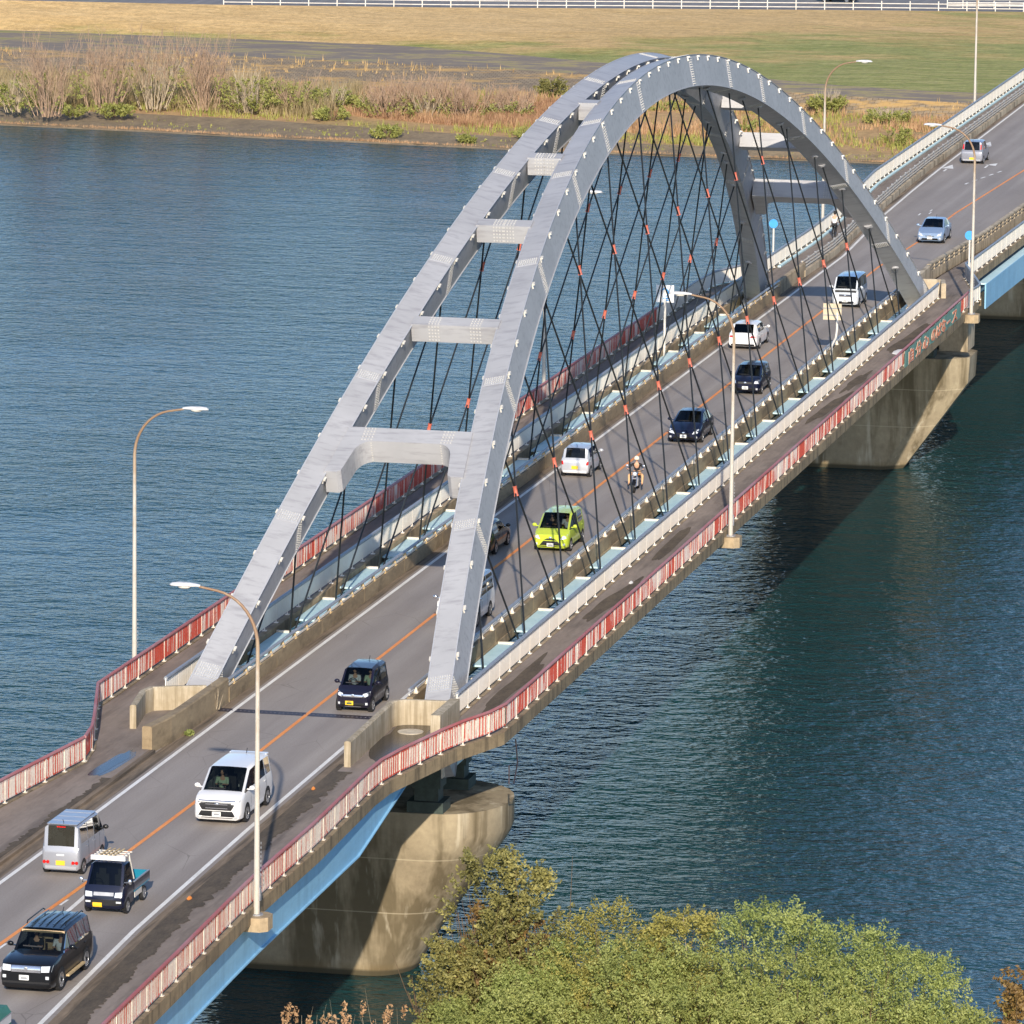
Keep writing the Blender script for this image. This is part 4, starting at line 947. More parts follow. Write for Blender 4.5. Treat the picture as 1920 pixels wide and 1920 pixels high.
def decal(bvh, quad, axis, sgn, nx=5, ny=3, off=.012, th=.02):
    """panel moulded to the body: quad = four corners in the plane across the given axis"""
    def P(u, v):
        a = [quad[0][i]*(1-u)+quad[1][i]*u for i in (0, 1)]; b = [quad[3][i]*(1-u)+quad[2][i]*u for i in (0, 1)]
        return [a[i]*(1-v)+b[i]*v for i in (0, 1)]
    grid = []
    for j in range(ny+1):
        for i in range(nx+1):
            a, b = P(i/nx, j/ny)
            if axis == 'x': o = Vector((sgn*9, a, b)); dv = Vector((-sgn, 0, 0))
            elif axis == 'y': o = Vector((a, sgn*9, b)); dv = Vector((0, -sgn, 0))
            else: o = Vector((a, b, 9)); dv = Vector((0, 0, -1))
            h = bvh.ray_cast(o, dv)
            p = h[0] if h[0] is not None else None
            grid.append((p, dv))
    best = [g[0] for g in grid if g[0] is not None]
    if not best: return MB()
    m = MB(); out = []
    for p, dv in grid:
        if p is None: p = min(best, key=lambda q: 0) if False else best[0]
        out.append(p-dv*off)
    n = len(out); back = [p+g[1]*th for p, g in zip(out, grid)]
    fs = []
    for j in range(ny):
        for i in range(nx): a = j*(nx+1)+i; fs.append((a, a+1, a+nx+2, a+nx+1))
    edge = [i for i in range(nx)]+[nx+j*(nx+1) for j in range(ny)]+[ny*(nx+1)+nx-i for i in range(nx)]+[(ny-j)*(nx+1) for j in range(ny)]
    for q in range(len(edge)): a, b = edge[q], edge[(q+1) % len(edge)]; fs.append((a, n+a, n+b, b))
    m.add(out+back, fs); return m
WH = {}
def wheel_meshes(r_, w_):
    key = (r_, w_)
    if key in WH: return WH[key]
    k = 24; prof = [(r_*.62, -w_/2+.02), (r_*.94, -w_/2), (r_, -w_/2+.03), (r_, w_/2-.03), (r_*.94, w_/2), (r_*.62, w_/2-.02)]
    rings = [[Vector((rr*math.cos(2*math.pi*i/k), y, rr*math.sin(2*math.pi*i/k))) for i in range(k)] for rr, y in prof]
    t = MB().loft(rings, cap=True).mesh('tyre', 'tyre', True, True)
    rm = MB(); rm.tube([(0, w_/2-.06, 0), (0, w_/2-.05, 0)], r_*.62, 20)
    for i in range(5):
        a = 2*math.pi*i/5; M_ = Matrix.Rotation(a, 4, 'Y'); rm.box(0, r_*.6, w_/2-.05, w_/2-.01, -.05*r_/.3, .05*r_/.3, M_)
    ring = [[Vector((rr*math.cos(2*math.pi*i/k), y, rr*math.sin(2*math.pi*i/k))) for i in range(k)] for rr, y in ((r_*.58, w_/2-.05), (r_*.60, w_/2-.008), (r_*.66, w_/2-.004), (r_*.66, w_/2-.05))]
    rm.loft(ring, cap=False); r2 = rm.mesh('rim', 'rim', True, True)
    WH[key] = (t, r2); return WH[key]
def seat_mesh(): return MB().box(-.25, .25, -.23, .23, 0, .18).box(-.32, -.20, -.23, .23, .1, .72).box(-.31, -.22, -.12, .12, .72, .92)
def make_car(name, label, cat, sp, pmat, loc, face, group='vehicles on the bridge road'):
    """face = +1 drives away (+x), -1 drives towards the camera"""
    rz = sp.get('rz', 0)+(0 if face > 0 else math.pi)
    T = thing(name, label, cat, loc, rz, group)
    vs, body, gl, gd = car_shell(sp); Ln, W, H = sp['L'], sp['W'], sp['H']; hw = W/2
    b = sub(vs, body).build('body', pmat, T, smooth=32, fixn=True)
    if gl: sub(vs, gl).build('windows', 'glass', T, smooth=50)
    if gd: sub(vs, gd).build('tinted_windows', 'glass_dark', T, smooth=50)
    bvh = BVHTree.FromPolygons([tuple(v) for v in vs], body+gl+gd)
    def dec(nm, quad, axis, sgn, mat, parent=T, **kw): 
        m = decal(bvh, quad, axis, sgn, **kw)
        return m.build(nm, mat, parent, smooth=50) if m.v else None
    belt = sp['belt']
    # interior
    z0 = .45; m = MB(); m.box(sp['tx']+.15, sp['cx']-.25, -hw+.14, hw-.14, z0-.2, z0+.05); m.box(sp['cx']-.5, sp['cx']-.05, -hw+.16, hw-.16, z0, sp['cz']-.08); m.build('interior', 'black', T)
    sm = sp.get('seat', 'seat')
    sme = seat_mesh().mesh('seat', sm, fixn=True); dx = sp.get('dx', sp['rf']-.55)
    for yy in (.36, -.36): link_mesh('seat', sme, T, (dx, yy*W/1.6, z0+.05))
    if sp['rr'] < dx-1.1:
        for yy in (.36, -.36): link_mesh('seat', sme, T, (dx-.95, yy*W/1.6, z0+.05))
    ps = [(dx+.32+.02*math.cos(0), -.36*W/1.6+.18*math.cos(R(i*30)), z0+.55+.18*math.sin(R(i*30))) for i in range(13)]
    MB().tube(ps, .018, 5).build('steering_wheel', 'black', T)
    # wheels
    r_ = sp.get('wr', .31); tw = .2; tm, rm = wheel_meshes(r_, tw)
    for xw in (sp['fw'], sp['bw']):
        for s in (1, -1):
            # dark wheel opening
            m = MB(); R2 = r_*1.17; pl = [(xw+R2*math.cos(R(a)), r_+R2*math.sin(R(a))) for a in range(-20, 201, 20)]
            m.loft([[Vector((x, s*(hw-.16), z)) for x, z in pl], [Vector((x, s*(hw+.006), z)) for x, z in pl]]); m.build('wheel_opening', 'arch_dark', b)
            o = link_mesh('wheel', tm, T, (xw, s*(hw-tw/2+.022), r_), 0 if s > 0 else math.pi); link_mesh('rim', rm, o)
    nz, cz = sp['nz'], sp['cz']; front = face < 0; st = sp.get('style', {})
    # lights, grille, plates, seams
    hl = sp.get('hl', [(hw*.50, nz-.22), (hw*.90, nz-.20), (hw*.92, nz-.03), (hw*.55, nz-.06)])
    for s in (1, -1):
        dec('headlight', [(s*y, z) for y, z in hl], 'x', 1, 'lens')
    g = sp.get('grille', [(-hw*.48, nz-.22), (hw*.48, nz-.22), (hw*.50, nz-.08), (-hw*.50, nz-.08)])
    gr = dec('grille', g, 'x', 1, sp.get('grille_mat', 'black'), nx=8)
    if gr and sp.get('bars'):
        zz0, zz1 = g[0][1], g[2][1]
        for i in range(sp['bars']):
            z = zz0+(zz1-zz0)*(i+.5)/sp['bars']; dec('grille_bar', [(-hw*.46, z-.012), (hw*.46, z-.012), (hw*.46, z+.012), (-hw*.46, z+.012)], 'x', 1, 'chrome', gr, nx=8, ny=1, off=.03)
    lg = sp.get('lower', [(-hw*.62, .26), (hw*.62, .26), (hw*.70, .42), (-hw*.70, .42)])
    dec('lower_grille', lg, 'x', 1, 'black', nx=8)
    for s in (1, -1):
        fz = sp.get('fog', .36); dec('fog_light', [(s*hw*.72, fz-.05), (s*hw*.84, fz-.05), (s*hw*.84, fz+.05), (s*hw*.72, fz+.05)], 'x', 1, 'lens', nx=2, ny=2, off=.02)
    pm = sp.get('plate', 'plate_white'); pz = sp.get('pz', .46); py = sp.get('py', 0)
    pf = dec('number_plate', [(py-.165, pz-.083), (py+.165, pz-.083), (py+.165, pz+.083), (py-.165, pz+.083)], 'x', 1, pm, nx=2, ny=1, off=.035)
    for y0, y1, z0_, z1_ in ((-.11, .11, -.05, .02), (-.07, .07, .035, .06)):
        dec('plate_number', [(py+y0, pz+z0_), (py+y1, pz+z0_), (py+y1, pz+z1_), (py+y0, pz+z1_)], 'x', 1, 'plate_ink' if pm == 'plate_yellow' else 'galv', pf, nx=1, ny=1, off=.038, th=.004)
    rz_ = sp.get('rz_plate', .62)
    dec('number_plate', [(-.165, rz_-.083), (.165, rz_-.083), (.165, rz_+.083), (-.165, rz_+.083)], 'x', -1, pm, nx=2, ny=1, off=.03)
    tl = sp.get('tl', [(hw*.70, sp['tz']-.30), (hw*.93, sp['tz']-.30), (hw*.93, sp['tz']-.08), (hw*.72, sp['tz']-.08)])
    for s in (1, -1):
        q = [(s*y, z) for y, z in tl]; dec('tail_light', q, 'x', -1, 'red_lens')
    dec('rear_bumper_strip', [(-hw*.80, .25), (hw*.80, .25), (hw*.80, .36), (-hw*.80, .36)], 'x', -1, sp.get('rbm', 'black'), nx=8)
    # door seams and handles
    for s in (1, -1):
        for x in sp.get('seams', (sp['rf']-.05+.0, sp['rf']-1.0, sp['rf']-1.9)):
            dec('door_seam', [(x-.008, .3), (x+.008, .3), (x+.008, belt-.02), (x-.008, belt-.02)], 'y', s, 'black', b, nx=1, ny=5, off=.004)
        for x in sp.get('handles', (sp['rf']-.85, sp['rf']-1.72)):
            dec('door_handle', [(x-.09, belt-.17), (x+.09, belt-.17), (x+.09, belt-.13), (x-.09, belt-.13)], 'y', s, sp.get('hm', pmat), nx=1, ny=1, off=.035)
        dec('sill', [(sp['bw']+r_*1.25, .21), (sp['fw']-r_*1.25, .21), (sp['fw']-r_*1.25, .27), (sp['bw']+r_*1.25, .27)], 'y', s, 'black', b, nx=4, ny=1)
        m = MB(); mx = sp['cx']-.32; m.ball((mx, s*(hw+.13), cz+.12), .12, 8, .6, 1, .75); m.box(mx-.03, mx+.03, *sorted((s*(hw-.1), s*(hw+.1))), cz+.05, cz+.09); m.build('mirror', sp.get('mm', pmat), T, smooth=50)
    # roof seams, wiper, badge
    dec('wiper', [(sp['cx']-.10, -hw*.6), (sp['cx']-.08, hw*.1), (sp['cx']-.06, hw*.1), (sp['cx']-.08, -hw*.6)], 'z', 1, 'black', nx=4, ny=1, off=.02)
    m = MB(); m.ball((Ln/2+.01, 0, sp.get('bz', nz-.14)), .06, 8, .3, 1.3, .9); m.build('badge', 'chrome', T)
    m = MB().tube([(sp['rr']+.3, .0, H), (sp['rr']+.15, .0, H+.16)], .012, 5).build('antenna', 'black', T)
    T['_'] = 1; del T['_']
    return T, dec, hw
KEI = dict(L=3.39, W=1.47)
def spec(**k): return k
SP_SUV = spec(L=4.89, W=1.88, H=1.82, belt=1.14, cz=1.16, nz=1.06, cx=.98, rf=.38, rr=-2.12, tx=-2.36, tz=1.14, win=[(.30, -.58), (-.66, -1.52), (-1.60, -2.02)], fw=1.52, bw=-1.42, wr=.38, tw=.82, seat='seat_beige',
    hl=[(.52, .80), (.86, .82), (.88, 1.01), (.52, .99)], grille=[(-.50, .78), (.50, .78), (.50, .99), (-.50, .99)], grille_mat='chrome', lower=[(-.80, .40), (.80, .40), (.80, .47), (-.80, .47)], fog=.62, pz=.60, py=-.06, round=.90, seams=(.95, -.62, -1.55), handles=(-.35, -1.30), priv=-.6, rz_plate=.9)
SP_VELL = spec(L=4.93, W=1.85, H=1.90, belt=1.20, cz=1.14, nz=1.02, cx=1.60, rf=.62, rr=-2.15, tx=-2.36, tz=1.16, win=[(.62, -.30), (-.38, -1.30), (-1.36, -2.05)], fw=1.50, bw=-1.50, wr=.35, tw=.84, priv=-.35,
    hl=[(.62, .76), (.84, .80), (.86, .98), (.76, .92)], grille=[(-.56, .60), (.56, .60), (.74, .90), (-.74, .90)], bars=2, lower=[(-.76, .30), (.76, .30), (.60, .57), (-.60, .57)], fog=.34, pz=.46, bz=.84, rz_plate=1.0, seams=(.9, -.36, -1.35))
SP_HIACE = spec(L=4.69, W=1.69, H=1.98, belt=1.16, cz=1.18, nz=.98, cx=1.95, rf=1.22, rr=-2.20, tx=-2.32, tz=1.16, win=[(1.2, .40), (.32, -.72), (-.80, -2.05)], fw=1.38, bw=-1.28, wr=.33, tw=.84, priv=.36, dx=.75, mm='chrome', hl=[(.48, .76), (.76, .78), (.78, .98), (.5, .96)], bars=2, seams=(1.3, .36, -.76), rz_plate=.8)
SP_KWAG = spec(L=3.39, W=1.47, H=1.68, belt=1.02, cz=1.02, nz=.88, cx=1.18, rf=.52, rr=-1.42, tx=-1.60, tz=1.02, win=[(.5, -.33), (-.40, -1.22)], fw=1.22, bw=-1.20, wr=.29, tw=.84, plate='plate_yellow', py=-.14, pz=.42, hl=[(.40, .66), (.68, .74), (.68, .88), (.42, .80)], grille=[(-.5, .66), (.5, .66), (.5, .76), (-.5, .76)], grille_mat='chrome', lower=[(-.42, .30), (.42, .30), (.5, .42), (-.5, .42)], fog=.40, priv=-.37)
SP_KVAN = spec(L=3.39, W=1.43, H=1.84, belt=1.12, cz=1.12, nz=.90, cx=1.52, rf=1.0, rr=-1.54, tx=-1.63, tz=1.06, win=[(.98, .30), (.24, -.46), (-.54, -1.36)], fw=1.15, bw=-1.18, wr=.27, tw=.86, plate='plate_yellow', dx=.55, mm='black', tl=[(.40, .42), (.42, .42), (.42, .44), (.40, .44)], rz_plate=.48, rbm='p_silver', seams=(.9, .27, -.5))
SP_SMALLMPV = spec(L=4.1, W=1.69, H=1.68, belt=1.04, cz=1.02, nz=.86, cx=1.35, rf=.48, rr=-1.68, tx=-1.90, tz=1.04, win=[(.46, -.42), (-.50, -1.50)], fw=1.32, bw=-1.33, wr=.30, tw=.82, pz=.38, hl=[(.48, .64), (.76, .70), (.78, .86), (.58, .80)], grille=[(-.32, .60), (.32, .60), (.16, .68), (-.16, .68)], lower=[(-.58, .28), (.58, .28), (.34, .56), (-.34, .56)], fog=.42, priv=-.46)
SP_KHATCH = spec(L=3.39, W=1.47, H=1.50, belt=.98, cz=.96, nz=.80, cx=1.05, rf=.38, rr=-1.40, tx=-1.58, tz=.98, win=[(.36, -.36), (-.44, -1.22)], fw=1.18, bw=-1.20, wr=.28, tw=.82, plate='plate_yellow', rz_plate=.52, tl=[(.58, .66), (.70, .66), (.70, .84), (.60, .84)], rbm='p_white')
SP_PRIUS = spec(L=4.46, W=1.75, H=1.49, belt=.98, cz=.98, nz=.74, cx=1.10, rf=.18, rr=-1.05, tx=-1.98, tz=1.00, win=[(.16, -.58), (-.66, -1.30)], fw=1.38, bw=-1.32, wr=.31, tw=.76, pz=.42, hl=[(.46, .54), (.76, .60), (.78, .78), (.60, .74)], grille=[(-.3, .52), (.3, .52), (.3, .56), (-.3, .56)], lower=[(-.6, .27), (.6, .27), (.5, .40), (-.5, .40)], fog=.38)
SP_WAGON = spec(L=4.4, W=1.72, H=1.48, belt=.96, cz=.95, nz=.76, cx=1.05, rf=.25, rr=-1.60, tx=-2.02, tz=.98, win=[(.23, -.58), (-.66, -1.50)], fw=1.38, bw=-1.28, wr=.31, tw=.80, priv=-.62, tl=[(.42, .74), (.80, .74), (.80, .86), (.50, .84)], rz_plate=.60, rbm='black')
SP_BOXVAN = spec(L=3.8, W=1.62, H=1.88, belt=1.14, cz=1.14, nz=.92, cx=1.72, rf=1.12, rr=-1.75, tx=-1.84, tz=1.1, win=[(1.1, .4), (.32, -.5), (-.58, -1.6)], fw=1.25, bw=-1.25, wr=.29, tw=.86, dx=.65, hl=[(.46, .68), (.72, .68), (.72, .86), (.46, .86)], grille=[(-.4, .70), (.4, .70), (.4, .84), (-.4, .84)], bars=2, priv=.36)
SP_MPV2 = spec(L=3.75, W=1.64, H=1.66, belt=1.0, cz=.98, nz=.82, cx=1.2, rf=.42, rr=-1.55, tx=-1.75, tz=1.02, win=[(.4, -.4), (-.48, -1.38)], fw=1.25, bw=-1.25, wr=.29, tw=.82, plate='plate_yellow', tl=[(.60, 1.10), (.72, 1.10), (.68, 1.45), (.60, 1.45)], rz_plate=.42, rbm='p_silver')
def place(x_contact, L_, face): return x_contact+L_/2 if face < 0 else x_contact+L_/2
V = {}
V['suv'], dec, hw = make_car('sport_utility_vehicle', 'large black four wheel drive with chrome grille and beige interior at lower left', 'car', SP_SUV, 'p_black', (-115.4+2.45, -2.40, 0), -1)
for s in (1, -1):
    MB().tube([(.1, s*.66, 1.86), (0, s*.67, 1.93), (-1.8, s*.67, 1.93), (-1.95, s*.66, 1.86)], .022, 6).build('roof_rail', 'black', V['suv'], smooth=True)
    MB().box(-.9, 1.0, *sorted((s*.95, s*1.06)), .36, .42).build('side_step', 'bracket', V['suv'])
for k in range(5): MB().box(-1.9, .1, -.5+k*.25-.02, -.5+k*.25+.02, 1.855, 1.875).build('roof_rib', 'p_black', V['suv'])
MB().box(.36, .46, -.74, .74, 1.66, 1.74).build('sun_visor', 'seat_beige', V['suv'])
V['vell'], dec, hw = make_car('minivan', 'large white minivan with black grille passing behind the nearest lamp post', 'minivan', SP_VELL, 'p_white', (-89.0+2.46, -1.80, 0), -1)
dec('bonnet_trim', [(-.7, .93), (.7, .93), (.72, .97), (-.72, .97)], 'x', 1, 'chrome', nx=8, ny=1, off=.02)
MB().box(-2.42, -2.1, -.72, .72, 1.80, 1.86).build('spoiler', 'p_white', V['vell'])
V['kwag'], dec, hw = make_car('kei_wagon', 'dark violet boxy small car with yellow plate near the expansion joint', 'car', SP_KWAG, 'p_violet', (-67.2+1.7, -1.66, 0), -1)
dec('chrome_bumper_strip', [(-.34, .25), (.34, .25), (.34, .28), (-.34, .28)], 'x', 1, 'chrome', nx=8, ny=1, off=.03)
V['hiace'], _, _ = make_car('van', 'white van half hidden behind the right arch leg', 'van', SP_HIACE, 'p_white', (-48.3+2.35, -1.55, 0), -1)
V['lime'], dec, hw = make_car('compact_minivan', 'lime yellow green compact minivan on the arch span', 'car', SP_SMALLMPV, 'p_lime', (-28.1+2.05, -1.60, 0), -1)
V['prius'], _, _ = make_car('hatchback', 'black low hatchback with white plate following the motorcycle', 'car', SP_PRIUS, 'p_navy', (6.0+2.23, -1.50, 0), -1)
V['hatch2'], _, _ = make_car('hatchback', 'black round headlight hatchback directly behind the mid span lamp post', 'car', SP_KHATCH | dict(L=3.9, W=1.66, rr=-1.5, tx=-1.8, cx=1.2, fw=1.25, bw=-1.25, plate='plate_white', pz=.42, nz=.84, hl=[(.50, .66), (.76, .66), (.76, .84), (.54, .84)]), 'p_navy', (24.1+1.95, -1.55, 0), -1)
V['boxvan'], _, _ = make_car('van', 'small white and blue grey box van in the shadow of the far portal', 'van', SP_BOXVAN, 'p_ice', (61.6+1.9, -1.05, 0), -1)
V['prius2'], _, _ = make_car('hatchback', 'silver blue hatchback approaching beyond the far arch foot', 'car', SP_PRIUS, 'p_blue', (95.0+2.23, -1.35, 0), -1)
V['kvan'], dec, hw = make_car('kei_van', 'silver small box van driving away with four round tail lights', 'van', SP_KVAN, 'p_pewter', (-98.4+1.7, 1.45, 0), 1)
for s in (1, -1):
    for yy in (.47, .60): MB().tube([(-1.69, s*yy, .50), (-1.725, s*yy, .50)], .062, 12).build('round_tail_light', 'red_lens', V['kvan'], smooth=True)
MB().box(-1.60, -1.54, -.16, .16, 1.755, 1.79).build('brake_light', 'red_lens', V['kvan'])
dec('tailgate_handle', [(-.14, .74), (.14, .74), (.14, .80), (-.14, .80)], 'x', -1, 'cloth_white', nx=2, ny=1, off=.03)
for x in (-.9, -.2, .5): MB().box(x-.02, x+.02, -.5, .5, 1.86, 1.872).build('roof_rib', 'p_pewter', V['kvan'])
MB().box(-1.5, .95, -.56, .56, 1.845, 1.86).build('roof_panel', 'p_pewter', V['kvan'])
V['dark'], _, _ = make_car('estate_car', 'black car driving away, half hidden behind the right arch leg', 'car', SP_WAGON, 'p_black', (-30.1+2.2, 1.62, 0), 1)
V['khatch'], _, _ = make_car('small_hatchback', 'white and silver small hatchback driving away with yellow plate', 'car', SP_KHATCH, 'p_silver', (-6.3+1.7, 1.75, 0), 1)
V['wagon'], _, _ = make_car('estate_car', 'white estate car driving away with dark rear window', 'car', SP_WAGON, 'p_white', (41.6+2.2, 1.72, 0), 1)
V['mpv2'], _, _ = make_car('hatchback', 'silver hatchback with tall red tail lights driving away at upper right', 'car', SP_MPV2, 'p_grey', (144.4+1.9, 2.8, 0), 1)
c = copy_tree(V['dark']); c.location = (333.5, 46.5, -5.0); c.rotation_euler = (0, 0, R(-105)); c['label'] = 'dark car on the levee road, only its wheels in view at the top edge'; c['group'] = 'vehicles on the bridge road'; c.location = (345.5, 45.5, -5.0)
# kei trucks
def kei_truck(label, loc, cabmat, bedmat, rack, tarp=None):
    T = thing('kei_truck', label, 'truck', loc, math.pi, 'vehicles on the bridge road'); hw = .735
    S = [(1.66, .34, .62, .66, hw*.90, hw*.84, 0), (1.58, .24, .84, .88, hw*.97, hw*.90, .02), (1.50, .22, 1.02, 1.04, hw, hw*.91, .02), (1.10, .22, 1.05, 1.74, hw, hw*.82, .03), (1.0, .22, 1.05, 1.76, hw, hw*.82, .03), (.52, .22, 1.06, 1.77, hw, hw*.82, .03), (.36, .22, 1.06, 1.74, hw, hw*.80, .03)]
    rings = [section(*s) for s in S]; k = len(rings[0]); vs = [v for r_ in rings for v in r_]; body, gl = [], []
    for i in range(len(S)-1):
        for j in range(k):
            f = (i*k+j, (i+1)*k+j, (i+1)*k+(j+1) % k, i*k+(j+1) % k); jj = j if j <= 8 else k-1-j
            (gl if (i == 2 and jj in (7, 8)) or (jj == 5 and i in (2, 3, 4)) else body).append(f)
    body.append(tuple(range(k))); body.append(tuple(range((len(S)-1)*k, len(S)*k))[::-1])
    cab = sub(vs, body).build('cab', cabmat, T, smooth=32); sub(vs, gl).build('windows', 'glass', T, smooth=50)
    bvh = BVHTree.FromPolygons([tuple(v) for v in vs], body+gl)
    def dec(nm, q, sg, mat, **kw): decal(bvh, q, 'x', sg, **kw).build(nm, mat, T, smooth=50)
    for s in (1, -1):
        dec('headlight', [(s*.40, .66), (s*.66, .66), (s*.66, .84), (s*.42, .82)], 1, 'lens'); dec('fog_light', [(s*.46, .46), (s*.64, .46), (s*.64, .52), (s*.46, .52)], 1, 'lens', off=.02)
    dec('grille', [(-.36, .70), (.36, .70), (.36, .82), (-.36, .82)], 1, 'galv'); dec('bumper', [(-.66, .36), (.66, .36), (.66, .56), (-.66, .56)], 1, 'black')
    dec('number_plate', [(-.38, .30), (-.05, .30), (-.05, .46), (-.38, .46)], 1, 'plate_yellow', off=.04)
    m = MB().box(.6, 1.3, -.58, .58, .4, .5).box(1.2, 1.42, -.6, .6, .5, .95); m.build('interior', 'black', T)
    sme = seat_mesh().mesh('seat', 'seat', fixn=True)
    for yy in (.34, -.34): link_mesh('seat', sme, T, (.78, yy, .5))
    MB().tube([(1.1, -.34+.17*math.cos(R(i*30)), 1.02+.17*math.sin(R(i*30))) for i in range(13)], .018, 5).build('steering_wheel', 'black', T)
    fl, fr = -1.69, .30
    b = MB(); b.box(fl, fr, -hw, hw, .58, .64).build('bed_floor', bedmat, T)
    for s in (1, -1): MB().box(fl, fr, *sorted((s*(hw-.04), s*hw)), .64, .93).build('side_gate', cabmat, T); MB().box(fl, fr, *sorted((s*(hw-.05), s*(hw+.01))), .93, .96).build('gate_trim', 'galv', T)
    MB().box(fl, fl+.04, -hw+.04, hw-.04, .64, .93).build('tail_gate', bedmat, T)
    MB().box(fl+.05, fr-.02, -hw+.045, -hw+.05, .65, .92).box(fl+.05, fr-.02, hw-.05, hw-.045, .65, .92).build('bed_lining', bedmat, T)
    MB().box(-1.5, .3, -.3, .3, .36, .58).build('chassis', 'black', T)
    for s in (1, -1): MB().box(-.7, .2, *sorted((s*(hw-.03), s*(hw-.01))), .36, .56).build('side_guard', 'far_rail', T)
    tm, rm = wheel_meshes(.27, .15)
    for xw in (1.15, -.95):
        for s in (1, -1):
            if xw > 0:
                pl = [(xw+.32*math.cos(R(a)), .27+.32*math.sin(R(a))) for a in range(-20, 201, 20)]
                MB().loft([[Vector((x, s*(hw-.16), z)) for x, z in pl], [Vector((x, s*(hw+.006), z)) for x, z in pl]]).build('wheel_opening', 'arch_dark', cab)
            o = link_mesh('wheel', tm, T, (xw, s*(hw-.055), .27), 0 if s > 0 else math.pi); link_mesh('rim', rm, o)
    for s in (1, -1): MB().ball((1.38, s*(hw+.14), 1.18), .1, 8, .5, .8, 1.1).box(1.36, 1.4, *sorted((s*(hw-.1), s*(hw+.1))), 1.14, 1.17).build('mirror', 'chrome', T, smooth=50)
    if rack:
        m = MB()
        for s in (1, -1): m.tube([(1.0, s*.5, 1.95), (.1, s*.5, 1.95), (-.05, s*.55, 1.9)], .03, 6); m.tube([(.28, s*.55, .95), (.28, s*.55, 1.95)], .025, 6); m.tube([(.28, s*.55, 1.8), (-.1, s*.6, .96)], .03, 6)
        for x in (1.0, .7, .4, .1): m.tube([(x, -.6, 1.95), (x, .6, 1.95)], .025, 6)
        m.build('roof_rack', 'far_rail', T, smooth=True); MB().box(1.0, 1.08, -.62, .62, 1.84, 2.0).build('wind_deflector', 'cloth_white', T)
        m = MB(); 
        for i in range(4): m.tube([(1.05, -.3+i*.16, 2.0), (-.1, -.25+i*.17, 2.0)], .028, 6)
        m.build('rack_load', 'bracket', T)
    if tarp:
        m = MB(); m.loft([[Vector((fl-.02, -hw, .95)), Vector((fl-.02, hw, .95)), Vector((fl-.02, hw*.8, 1.18)), Vector((fl-.02, -hw*.8, 1.18))], [Vector((0, -hw, .95)), Vector((0, hw, .95)), Vector((0, hw*.8, 1.3)), Vector((0, -hw*.8, 1.3))]]); m.build('tarpaulin', tarp, T)
    return T
kei_truck('navy small pickup truck with roof rack and bright blue load bed', (-103.9+1.7, -1.72, 0), 'p_navy', 'p_teal', True)
kei_truck('small truck with green covered load bed, only its rear corner in view', (-121.9-1.05, -2.95, 0), 'p_white', 'p_green', False, 'p_green')
# ------------------------------------------------------------------ people
def skin_mesh(name, verts, edges, rads, mat, sub_=2, root=0):
    me = bpy.data.meshes.new(name); me.from_pydata(verts, edges, []); o = bpy.data.objects.new(name, me); COL.objects.link(o)
    o.modifiers.new('s', 'SKIN'); o.modifiers.new('u', 'SUBSURF').levels = sub_
    lay = me.skin_vertices[0] if me.skin_vertices else None
    for i, r_ in enumerate(rads): lay.data[i].radius = (r_, r_) if isinstance(r_, (int, float)) else r_; lay.data[i].use_root = (i == root)
    dg = bpy.context.evaluated_depsgraph_get(); m2 = bpy.data.meshes.new_from_object(o.evaluated_get(dg)); bpy.data.objects.remove(o)
    m2.materials.clear(); m2.materials.append(MT[mat]); m2.polygons.foreach_set('use_smooth', [True]*len(m2.polygons)); return m2
def hand(parent, p, dirv, side):
    """palm with five short curled fingers"""
    dv = Vector(dirv).normalized(); up = Vector((0, 0, 1)); rt = dv.cross(up).normalized(); p = Vector(p)
    vs = [p-dv*.03, p+dv*.03]; es = [(0, 1)]; rd = [.028, .036]
    for i, l_ in enumerate((.06, .07, .065, .05)):
        b0 = len(vs); q = p+dv*.05+rt*(.03-.02*i); vs += [q, q+dv*l_*.5-up*.012, q+dv*l_*.6-up*l_*.6]; rd += [.011, .010, .008]; es += [(1, b0), (b0, b0+1), (b0+1, b0+2)]
    b0 = len(vs); q = p+rt*.045*side-dv*.0; vs += [q, q+dv*.035-up*.02]; rd += [.013, .010]; es += [(0, b0), (b0, b0+1)]
    return link_mesh('hand', skin_mesh('hand', [tuple(v) for v in vs], es, rd, 'skin', 1), parent)
